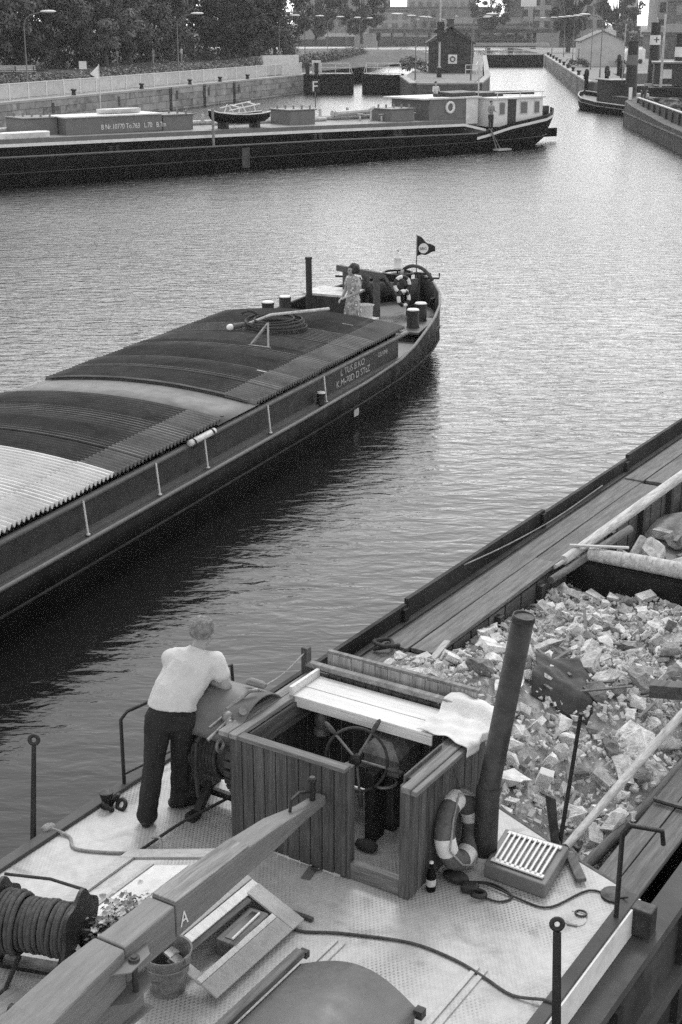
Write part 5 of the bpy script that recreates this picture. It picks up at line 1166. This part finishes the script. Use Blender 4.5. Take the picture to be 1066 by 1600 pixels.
# ---- skylight under the tiller
def slab(name, a, b, c, d, mt, t=.02, par=None):
    a, b, c, d = map(Vector, (a,b,c,d)); n = (b-a).cross(d-a).normalized()*t
    return MB().add([a-n,b-n,c-n,d-n,a,b,c,d], [(3,2,1,0),(4,5,6,7),(0,1,5,4),(1,2,6,5),(2,3,7,6),(3,0,4,7)]).build(name, mt, par, bevel=.003)
RX, RZ, EL, ER, EZ = -.58, 1.84, -1.42, .14, 1.55
def rs(side, u, y, lift=0):                          # point on a skylight slope, u=0 at the ridge
    ex = EL if side < 0 else ER
    nz = Vector(((ex-RX),0,EZ-RZ)); nn = Vector((-(nz.z),0,nz.x))*(1 if side > 0 else -1); nn.normalize()
    return Vector((lerp(RX,ex,u), y, lerp(RZ,EZ,u))) + nn*lift
sk = MB().add([(EL+.03,-.97,DZ),(ER-.03,-.97,DZ),(ER-.03,-.97,EZ-.02),(RX,-.97,RZ-.04),(EL+.03,-.97,EZ-.02)], [(0,1,2,3,4)]).build('skylight', 'wood_pale_x', nb, thick=.02)
def sslab(nm, side, u0, u1, y0, y1, lift, mt):
    return slab(nm, rs(side,u0,y0,lift), rs(side,u1,y0,lift), rs(side,u1,y1,lift), rs(side,u0,y1,lift), mt, .018 if side > 0 else -.018, sk)
sslab('slope_board', -1, .02, .98, -1.95, -.95, 0, 'tread_plate')
sslab('top_frame', -1, .0, 1.0, -1.06, -.93, .02, 'wood_pale_x'); sslab('side_frame', -1, .82, 1.0, -2.0, -1.065, .021, 'wood_pale_x'); sslab('inner_frame', -1, .5, .56, -1.95, -1.15, .014, 'wood_pale_x'); sslab('inner_panel', -1, .1, .48, -1.9, -1.17, .012, 'cream_paint')
sslab('white_strip', -1, 1.06, 1.11, -1.95, -1.0, -.05, 'wood_white_x'); sslab('white_strip', -1, 1.14, 1.17, -1.9, -1.05, -.06, 'wood_white_x')
sslab('slope_board', 1, .02, .3, -1.9, -.95, 0, 'tread_plate'); sslab('side_frame', 1, .3, .42, -1.95, -.95, .015, 'wood_pale_x'); sslab('side_frame', 1, .43, .52, -1.95, -.95, .012, 'wood_white_x')
sslab('sash_rail', 1, .5, 1.04, -1.09, -.95, .02, 'wood_pale_x'); sslab('sash_stile', 1, .86, 1.04, -1.96, -1.095, .021, 'wood_pale_x'); sslab('white_strip', 1, .8, .855, -1.95, -1.095, .02, 'wood_white_x'); sslab('sash_rail', 1, .5, .855, -1.96, -1.88, .012, 'wood_pale_x')
sslab('stop_bar', 1, .5, .58, -1.98, -1.1, .0, 'wood_dark_y')
bx_ = MB().obox((-.08,-1.33,DZ+.07),(.16,.42,.12),(0,0,.05)).build('glazed_box', 'wood_y', sk, bevel=.006); MB().obox((-.08,-1.33,DZ+.133),(.06,.34,.006),(0,0,.05)).build('pane', 'glass', bx_)
MB().obox((-.05,-1.33,DZ+.14),(.012,.34,.012),(0,0,.05)).build('glazing_bar', 'white_paint', bx_)
MB().bar((-.45,-.9,DZ+.015),(.2,-.88,DZ+.015),.03,.03).build('deck_batten', 'wood_dark_y', nb)
# companion hatch at the bottom edge
hh_ = MB().grid(lambda u, v: (lerp(.46,1.36,u), lerp(-1.42 + .05*math.sin(u*3.14), -2.9, v), 1.58 + .13*math.sin(u*3.14)), 14, 4).build('sliding_hatch', 'grey_paint', nb, smooth=50, thick=.02)
MB().box(.48,-2.9,DZ,.5,-1.44,1.58).box(1.32,-2.9,DZ,1.34,-1.44,1.58).build('hatch_side', 'grey_paint', hh_)
MB().bar((.42,-1.36,1.63),(.42,-2.9,1.63),.07,.05).build('hatch_runner', 'wood_y', hh_, bevel=.006); MB().box(1.34,-1.46,1.56,1.4,-1.4,1.62).build('hatch_stop', 'dark_iron', hh_); MB().box(.4,-1.35,1.58,.46,-1.31,1.63).build('hatch_stop', 'dark_iron', hh_)
for x_, y0, y1 in ((.44,-1.35,-.98),(.5,-1.35,-.98),(1.4,-1.6,-.72),(1.46,-1.6,-.72)): MB().box(x_,y0,DZ+.001,x_+.035,y1,DZ+.014).build('slide_rail', 'tread_plate', nb)
# bucket
bu = loose('iron_bucket', 'battered galvanised bucket standing on deck under the tiller', 'bucket', FN, -.2, -2.0, DZ)
MB().lathe([(.11,.0),(.115,.01),(.165,.29),(.172,.3),(.172,.31),(.16,.305),(.11,.03),(.02,.025)], n=26).build('body', 'galvanised', bu, smooth=40)
MB().torus((0,0,.22),(0,0,1),.153,.006,26,6).build('hoop', 'galvanised', bu); MB().torus((0,0,.3),(.1,.6,.5),.172,.006,20,6,R(0),R(180)).build('handle', 'dark_iron', bu)
for s in (-1, 1): MB().obox((s*.17,0,.29),(.02,.05,.05)).build('lug', 'galvanised', bu)
# cable reel
rl_ = loose('cable_reel', 'dark reel wound with thick rope at the lower left of the deck', 'reel', FN, -1.02, -2.28, DZ, R(18))
for s in (-.3, .27):
    prof = [(math.cos(2*math.pi*k/48)*(.27+.025*math.sin(6*2*math.pi*k/48)), .34+math.sin(2*math.pi*k/48)*(.27+.025*math.sin(6*2*math.pi*k/48))) for k in range(48)]
    MB().loft([[(s-.012,y_,z_) for y_,z_ in prof],[(s+.012,y_,z_) for y_,z_ in prof]]).build('flange', 'black_iron', rl_, smooth=30)
MB().lathe([(.13,-.29),(.13,.26)], (0,0,.34), 18, (1,0,0)).build('core', 'black_iron', rl_)
random.seed(87)
for k in range(17): MB().torus((-.27+k*.032,random.uniform(-.006,.006),.34),(1,random.uniform(-.05,.05),random.uniform(-.05,.05)),.165+(.03 if k < 5 else 0)+random.uniform(0,.008),.018,26,7).build('rope_turn', 'rope', rl_, smooth=180)
MB().cyl((-.36,0,.34),(.34,0,.34),.03,n=10).box(-.35,-.03,0,-.32,.03,.34).box(.3,-.03,0,.33,.03,.34).box(-.4,-.06,0,.36,.06,.03).build('stand', 'black_iron', rl_)
MB().tube([(-.3,.1,.63),(.0,.16,.6),(.28,.1,.6)], .011, 8).build('loose_turn', 'rope_dark', rl_); MB().tube([(.2,-.12,.25),(.16,-.3,.02),(.1,-.5,.02)], .016, 8).tube([(-.1,-.15,.2),(-.15,-.3,.02),(-.2,-.55,.02)], .016, 8).build('rope_tail', 'rope_dark', rl_, smooth=180)
for k in range(3): MB().box(-1.5+k*.22,-3.3,DZ+.002,-1.31+k*.22,-2.55,DZ+.03).build('deck_slat', 'wood_pale_y', nb, bevel=.004)
o = MB().tube([(-.85,-2.78,DZ+.07),(-.75,-2.75,DZ+.07),(-.45,-2.66,DZ+.07)], .05, 12).build('rolled_tarp', 'rubber', smooth=50); o.location = FN.o; o.rotation_euler = (0,0,FN.rz); tag(o, 'dark rolled bundle with a white band beside the tiller', 'bundle')
MB().tube([(-.79,-2.762,DZ+.07),(-.75,-2.75,DZ+.07)], .054, 12).build('band', 'canvas_white', o)
# flowers
fw = loose('flower_box', 'box of pale flowers half hidden behind the tiller', 'flowers', FN, -.62, -1.95, DZ, R(10))
MB().box(-.1,-.3,0,.1,.3,.18).build('box', 'wood_dark_y', fw, bevel=.006)
random.seed(89); lv = MB()
leafy(lv, (-.05,-.12,.27), .2, 260, .02); leafy(lv, (-.05,.14,.27), .2, 260, .02); lv.build('leaves', 'foliage', fw)
for k in range(90):
    c = Vector((random.uniform(-.22,.12), random.uniform(-.33,.33), random.uniform(.24,.46))); m_ = MB(); ax_ = Vector((random.uniform(-.6,.9), random.uniform(-.9,.3), 1)).normalized(); q = Vector((0,0,1)).rotation_difference(ax_).to_matrix()
    for j in range(6):
        a = j*math.pi/3; e = q @ Vector((math.cos(a), math.sin(a), .25)); f_ = q @ Vector((-math.sin(a), math.cos(a), 0)); r_ = random.uniform(.017,.028)
        m_.add([c, c + e*r_*.6 + f_*r_*.5, c + e*r_*1.1, c + e*r_*.6 - f_*r_*.5], [(0,1,2,3)])
    m_.build('blossom', 'worn_white' if k % 3 else 'cloth_mid', fw)
# ---- rubble
def heap(x, y):
    z = 1.1 + .5*math.exp(-((x+.9)**2/1.0 + (y-2.6)**2/1.6)) + .45*math.exp(-((x-.2)**2/1.2 + (y-3.1)**2/2.4)) + .3*math.exp(-((x-1.2)**2/.8 + (y-5.6)**2/4)) + .18*math.exp(-((x-.2)**2/.6+(y-1.4)**2/.3))
    z -= .06*math.exp(-((x-1.1)**2/.12 + (y-1.6)**2/.8)) + .2*max(0,(y-6)/1.3)*(1 if x < .3 else .3)
    return z + .05*math.sin(x*5+y*3) + .04*math.sin(y*7-x*4)
rh = loose('rubble_heap', 'heap of broken stone and brick rubble filling the barge hold', 'rubble', FN, 0, 0, 0)
MB().grid(lambda u, v: (lerp(-1.43,1.5,u), lerp(.8,7.28,v), heap(lerp(-1.43,1.5,u), lerp(.8,7.28,v))-.04), 40, 80).build('dust_bed', 'rubble_dust', rh, smooth=180)
random.seed(91)
def rock_mesh(kind):
    pts = []
    if kind == 'brick':
        sx, sy, sz = random.uniform(.55,1), random.uniform(.4,.55), random.uniform(.22,.4)
        m_ = MB().box(-sx,-sy,-sz,sx,sy,sz)
        m_.v = [(x*random.uniform(.8,1.05), y*random.uniform(.8,1.05), z*random.uniform(.8,1.05)) for x,y,z in m_.v]; return m_.mesh('stone')
    import bmesh
    bm = bmesh.new(); f_ = (1, random.uniform(.6,.95), random.uniform(.22,.4) if kind == 'slab' else random.uniform(.5,.85))
    for _ in range(11 if kind == 'slab' else 14):
        d = Vector((random.gauss(0,1), random.gauss(0,1), random.gauss(0,1))).normalized()*random.uniform(.8,1.05)
        if kind == 'slab': d.z = math.copysign(1, d.z)*random.uniform(.8,1); 
        bm.verts.new((d.x*f_[0], d.y*f_[1], d.z*f_[2]))
    r_ = bmesh.ops.convex_hull(bm, input=bm.verts)
    bmesh.ops.delete(bm, geom=[g for g in r_['geom_interior'] if isinstance(g, bmesh.types.BMVert)], context='VERTS')
    bmesh.ops.subdivide_edges(bm, edges=bm.edges[:], cuts=1, use_grid_fill=True)
    for v in bm.verts: v.co += Vector((random.gauss(0,1), random.gauss(0,1), random.gauss(0,1)))*.045
    bmesh.ops.triangulate(bm, faces=bm.faces[:])
    me = bpy.data.meshes.new('stone'); bm.to_mesh(me); bm.free(); return me
RM = {m_: [rock_mesh(k) for k in ('brick','brick','rock','rock','rock','slab','slab','brick')] for m_ in ('stone','stone_light','stone_dark')}
for m_, L in RM.items():
    for me in L: me.materials.append(M[m_])
placed = []
def stone(x, y, s, mt, kind=None, dz=.2, flat=False):
    me = RM[mt][random.randrange(8) if kind is None else kind]; o = link('stone', me, None, rh)
    e = .03; gx_ = (heap(x+e,y)-heap(x-e,y))/(2*e); gy_ = (heap(x,y+e)-heap(x,y-e))/(2*e)
    o.location = (x, y, heap(x,y) + s*dz); o.scale = (s,s,s)
    j = .25 if flat else .7
    o.rotation_euler = (math.atan(gy_) + random.uniform(-j,j), -math.atan(gx_) + random.uniform(-j,j), random.uniform(0,6.28)); return o
n_ = 0
while n_ < 55:                                        # the large slabs and blocks
    x, y = random.uniform(-1.15,1.35), random.uniform(1.2,6.2); s = random.uniform(.12,.25)
    if any((x-a)**2+(y-b)**2 < (s+c)**2*.6 for a,b,c in placed): continue
    placed.append((x,y,s)); stone(x, y, s, random.choice(['stone','stone','stone_dark','stone_light']), random.choice([2,3,5,6,6]), .12, True); n_ += 1
while n_ < 296:
    x, y = random.uniform(-1.38,1.45), random.uniform(.95,7.2); s = random.uniform(.065,.13)
    if y < 1.35 - .22*x: continue
    if any((x-a)**2+(y-b)**2 < (s+c)**2*.36 for a,b,c in placed[-260:]): continue
    placed.append((x,y,s)); stone(x, y, s, random.choice(['stone','stone','stone_light','stone_light','stone_dark']), None, .3); n_ += 1
ws = MB().box(-.06,-.035,-.1,.06,.035,.1).build('white_block', 'white_paint', rh, bevel=.006); ws.location = (.74,1.84,heap(.74,1.84)+.16); ws.rotation_euler = (.5,.25,.35)
sm_ = MB(); small = [rock_mesh(k) for k in ('brick','rock','rock','brick','rock')]; SV = [([v.co.copy() for v in me.vertices], [tuple(p.vertices) for p in me.polygons]) for me in small]
def scatter(n, x0, x1, y0, y1, smin, smax, hf, target):
    for _ in range(n):
        x, y, s = random.uniform(x0,x1), random.uniform(y0,y1), random.uniform(smin,smax)**1.0
        vv, ff = random.choice(SV); q = Euler((random.uniform(-1,1),random.uniform(-1,1),random.uniform(0,6.28))).to_matrix(); c = Vector((x,y,hf(x,y)+s*.25))
        target.add([c + q @ (v*s) for v in vv], ff)
a_, b_ = MB(), MB()
scatter(3600, -1.4,1.48,.9,7.25,.014,.05,heap,a_); scatter(2600, -1.4,1.48,.9,7.25,.012,.045,heap,b_)
stuff(a_.build('small_rubble', 'stone', rh)); stuff(b_.build('pale_chips', 'stone_light', rh))
# laths and splinters on the heap
for k in range(22):
    x, y = random.uniform(-1.2,1.2), random.uniform(1.4,5.5); a = random.uniform(0,3.14); L_ = random.uniform(.12,.32); z = heap(x,y)+.06
    MB().bar((x-math.cos(a)*L_,y-math.sin(a)*L_,z),(x+math.cos(a)*L_,y+math.sin(a)*L_,z+random.uniform(-.05,.08)),.03,.015).build('lath', 'wood_y', rh)
# second hold
rh2 = loose('timber_debris', 'dark debris with broken slabs in the forward hold', 'rubble', FN, 0, 0, 0)
MB().grid(lambda u, v: (lerp(-1.43,1.41,u), lerp(7.5,14,v), .75+.1*math.sin(u*9)+.1*math.sin(v*17)), 16, 24).build('dust_bed', 'stone_dark', rh2, smooth=180)
random.seed(93)
for k in range(110):
    o = link('stone', random.choice(RM[random.choice(['stone','stone_dark','stone_light'])]), None, rh2); s = random.uniform(.06,.26)
    o.location = (random.uniform(-1.3,1.3), random.uniform(7.7,13.5), .82 + s*.3); o.scale = (s,s,s); o.rotation_euler = [random.uniform(-.6,.6), random.uniform(-.6,.6), random.uniform(0,6)]
for k in range(10):
    x, y, a = random.uniform(-1,1), random.uniform(7.8,12), random.uniform(-.6,.6)
    MB().bar((x,y,.95),(x+.9*math.sin(a),y+.9*math.cos(a),1.0),.06,.03).build('lath', 'wood_y', rh2)
# poles and timbers
def log(name, label, pts, r, mt='wood_log', fr=FN, cat='pole'):
    o = MB().tube(pts, r, 12).build(name, mt, smooth=60); o.location = fr.o; o.rotation_euler = (0,0,fr.rz); return tag(o, label, cat)
log('log', 'thick pale barked log lying across the bulkhead', [(-1.2,7.42,1.34),(-.5,7.42,1.36),(.5,7.42,1.36),(1.5,7.42,1.36)], [.085,.1,.1,.095])
log('timber_pole', 'long round pole beside the left walkway above the bulkhead', [(-1.36,7.0,1.36),(-1.28,8.5,1.42),(-1.2,12.5,1.45)], [.06,.07,.075])
log('timber_pole', 'shorter darker pole end below the long left pole', [(-1.34,6.6,1.24),(-1.22,7.6,1.3),(-1.1,8.5,1.36)], [.045,.055,.05], 'wood_y')
log('timber_pole', 'thin stick sticking out beside the left walkway', [(-1.38,6.8,1.34),(-1.26,7.6,1.4)], [.025,.03], 'wood_log')
log('timber_pole', 'pale long pole lying across the rubble on the right', [(1.27,1.08,1.42),(1.38,2.4,1.62),(1.48,4.6,1.75)], [.032,.038,.04])
log('timber_pole', 'dark round pole along the right walkway edge', [(1.33,.95,1.16),(1.47,2.3,1.22),(1.6,4.5,1.36)], [.045,.05,.045], 'wood_y')
log('timber_post', 'short pale stake leaning on the bulkhead in the forward hold', [(-.95,7.7,.9),(-.85,8.3,1.35)], [.05,.05])
def board(name, label, p0, p1, w_, t_, mt):
    o = MB().bar(p0, p1, w_, t_).build(name, mt, bevel=.006); o.location = FN.o; o.rotation_euler = (0,0,FN.rz); return tag(o, label, 'plank')
board('loose_plank', 'narrow pale plank leaning from the rubble to the left walkway', (-1.15,2.95,1.45), (-1.42,4.15,1.36), .07, .03, 'wood_pale_y')
board('loose_plank', 'broken lath crossing the poles at the bulkhead', (-1.42,7.3,1.45), (-.75,7.55,1.47), .05, .025, 'wood_pale_x')
board('timber_beam', 'dark squared beam lying across the rubble at the right', (.95,3.7,1.62), (1.55,3.9,1.64), .14, .13, 'wood_dark_y')
board('loose_plank', 'short splintered board at the deck corner by the vent box', (1.42,.82,1.53), (1.62,.55,1.54), .08, .03, 'wood_dark_y')
random.seed(95)
def tarp(u, v):
    a = Vector((-.2,3.62)).lerp(Vector((.22,3.92)), u); b = Vector((.18,2.82)).lerp(Vector((.72,2.98)), u); p = a.lerp(b, v)
    z = heap(p.x, p.y) + .1 + .03*math.sin(u*4+1)*math.sin(v*3.1) + .012*math.sin(u*13+v*9) + .01*math.sin(v*23-u*5) - (.1*(u-.85)/.15 if u > .85 else 0) - (.1*(v-.85)/.15 if v > .85 else 0)
    return (p.x + .03*math.sin(v*5), p.y + .03*math.sin(u*7), z)
o = MB().grid(tarp, 34, 34).build('tarpaulin', 'cloth_dark', smooth=180, thick=.006); o.location = FN.o; o.rotation_euler = (0,0,FN.rz); tag(o, 'dark sheet of sacking spread on the rubble', 'tarpaulin')
rope('bulwark_line', 'thin line hanging slack along the left bulwark', 'rope', [(-2.14,5.9,1.5),(-2.1,7.0,1.42),(-2.08,8.4,1.36),(-2.1,10,1.36)], .008, 'rope_light')
rope('coiled_line', 'dark rope heap on the left walkway joint', 'rope', [(-2.0,3.6,1.34),(-1.85,3.72,1.37),(-1.95,3.85,1.37),(-2.05,3.7,1.38),(-1.88,3.62,1.4),(-1.8,3.8,1.36)], .02, 'rope_dark')
# ---- the man leaning on the winch
def man():
    root = Vector((-1.42, 10.0, 1.5)); t = thing('person', 'man in pale shirt and dark trousers leaning on the winch, seen from behind', 'person', root)
    P = lambda x, y, z: Vector((x, y, z)) - root
    lf, rf = P(-1.53,9.86,1.56), P(-1.30,10.12,1.56); lk_, rk_ = P(-1.47,9.93,2.0), P(-1.27,10.08,2.0); lh_, rh_ = P(-1.42,9.97,2.36), P(-1.23,9.99,2.36)
    pel = P(-1.325,9.98,2.42); wst = P(-1.295,10.04,2.54); chs = P(-1.18,10.15,2.71); nk0 = P(-1.135,10.22,2.82); nk1 = P(-1.11,10.25,2.885); hd_ = P(-1.09,10.275,2.96)
    ls, rs_ = P(-1.335,10.18,2.78), P(-.985,10.18,2.755); re = P(-.9,10.13,2.565); rw = P(-1.14,10.27,2.6); le = P(-1.36,10.36,2.62); lw = P(-1.14,10.42,2.62)
    b = MB()
    limb(b, [lh_, lk_, lf], [.1,.062,.045]); limb(b, [rh_, rk_, rf], [.1,.062,.045])
    capsule(b, lh_, rh_, .105, .105); limb(b, [pel, wst, chs], [.12,.11,.105]); capsule(b, ls, rs_, .065, .065); limb(b, [chs, nk0, nk1], [.1,.06,.055])
    limb(b, [rs_, re, rw], [.056,.045,.032]); limb(b, [ls, le, lw], [.056,.045,.032])
    look = Vector((.45,1,0)); head(b, hd_, look, 1.08, Vector((.12,.25,1)))
    hand(b, rw, (-.9,.3,.0), (-.3,-.6,.3), (.1,.1,1)); hand(b, lw, (.8,.4,0), (-.3,.7,.3), (0,0,1))
    fuse(b, 'body', 'skin', t, .011, 4)
    s = MB(); ax = (chs - pel)
    sh_up = lambda p, q, k: p.lerp(q, k)
    # shirt: torso rings square to the leaning spine
    def ring(c, axis, rx, ry, side):
        axis = axis.normalized(); sd_ = (side - axis*side.dot(axis)).normalized(); f_ = axis.cross(sd_)
        return [c + sd_*math.cos(a)*rx*(1+.03*math.sin(5*a)) + f_*math.sin(a)*ry for a in [2*math.pi*k/28 for k in range(28)]]
    side = rs_ - ls; sp = chs - wst; hipside = Vector((1,.06,0))
    s.loft([ring(wst - Vector((.02,.035,.1)), Vector((.12,.25,1)), .205, .165, hipside), ring(wst, sp, .188, .148, hipside), ring(wst.lerp(chs,.5), sp, .19, .135, side), ring(chs, sp, .19, .14, side), ring(chs.lerp(nk0,.6), sp, .185, .115, side), ring(nk0 + Vector((.01,.01,.0)), nk1-nk0, .1, .085, side), ring(nk0.lerp(nk1,.45), nk1-nk0, .07, .068, side)])
    capsule(s, ls, rs_, .078, .078)
    limb(s, [rs_, rs_.lerp(re,.5)], [.082,.076]); limb(s, [ls, ls.lerp(le,.6)], [.082,.072])
    fuse(s, 'shirt', 'shirt', t, .01, 4, .02, .2)
    k = MB()
    k.loft([ring(pel - Vector((0,.0,.12)), Vector((.0,.05,1)), .17, .135, hipside), ring(pel, Vector((.06,.12,1)), .18, .135, hipside), ring(wst - Vector((.012,.02,.06)), Vector((.15,.3,1)), .165, .12, hipside)])
    limb(k, [lh_, lh_.lerp(lk_,.5), lk_, lf + Vector((.0,.01,.05))], [.118,.1,.086,.082]); limb(k, [rh_, rh_.lerp(rk_,.5), rk_, rf + Vector((0,.01,.05))], [.118,.1,.086,.082])
    capsule(k, lf + Vector((0,-.01,.06)), lf + Vector((0,-.02,.025)), .082, .088); capsule(k, rf + Vector((0,-.01,.06)), rf + Vector((0,-.02,.025)), .082, .086)
    fuse(k, 'trousers', 'trousers', t, .01, 4, .016, .14)
    pk = MB().obox(pel + Vector((.09,-.137,.0)), (.13,.012,.045), (.1,.12,.1)).build('pocket_flap', 'trousers', t, bevel=.005)
    for f_, d_ in ((lf, Vector((.1,1,0))), (rf, Vector((1,.25,0)))):
        d_.normalize(); sh_ = MB(); capsule(sh_, f_ + Vector((0,0,-.025)) - d_*.06, f_ + Vector((0,0,-.035)) + d_*.13, .043, .034, 10); sh_.ball(f_ + Vector((0,0,-.02)) - d_*.06, .046, 10, 7)
        fuse(sh_, 'shoe', 'shoe', t, .012, 2)
    hm = MB(); up = Vector((.12,.25,1)).normalized(); f = (look - up*look.dot(up)).normalized(); r_ = f.cross(up)
    for i in range(17):                               # short hair round the back and sides, thin on the crown
        for j in range(9):
            a = lerp(R(172), R(368), i/16); e = lerp(-.62, 1.25, j/8)
            if e < -.25 and math.sin(a) > -.2: continue
            d = r_*math.cos(a)*math.cos(e)*.078 + f*(math.sin(a)*math.cos(e)*.097-.012) + up*(math.sin(e)*.088+.03)
            hm.ball(hd_ + d*1.08, random.uniform(.016,.021), 7, 5)
    fuse(hm, 'hair', 'hair', t, .007, 1, .012, .03); eyes(hd_, look, t, 1.08)
man()
# ================================================================ haze over the far bank
hz = MB().box(-1600,-70,-1,1600,2620,45).build('haze', None); stuff(hz); tag(hz, 'pale haze hanging over the far bank', 'haze')
hm_ = bpy.data.materials.new('haze'); hm_.use_nodes = True; hn = hm_.node_tree; hn.nodes.clear()
ho = hn.nodes.new('ShaderNodeOutputMaterial'); hv = hn.nodes.new('ShaderNodeVolumePrincipled'); hv.inputs['Color'].default_value = (.9,.9,.9,1); hv.inputs['Density'].default_value = .00018; hv.inputs['Anisotropy'].default_value = .2
hn.links.new(hv.outputs[0], ho.inputs['Volume']); hz.data.materials.append(hm_)
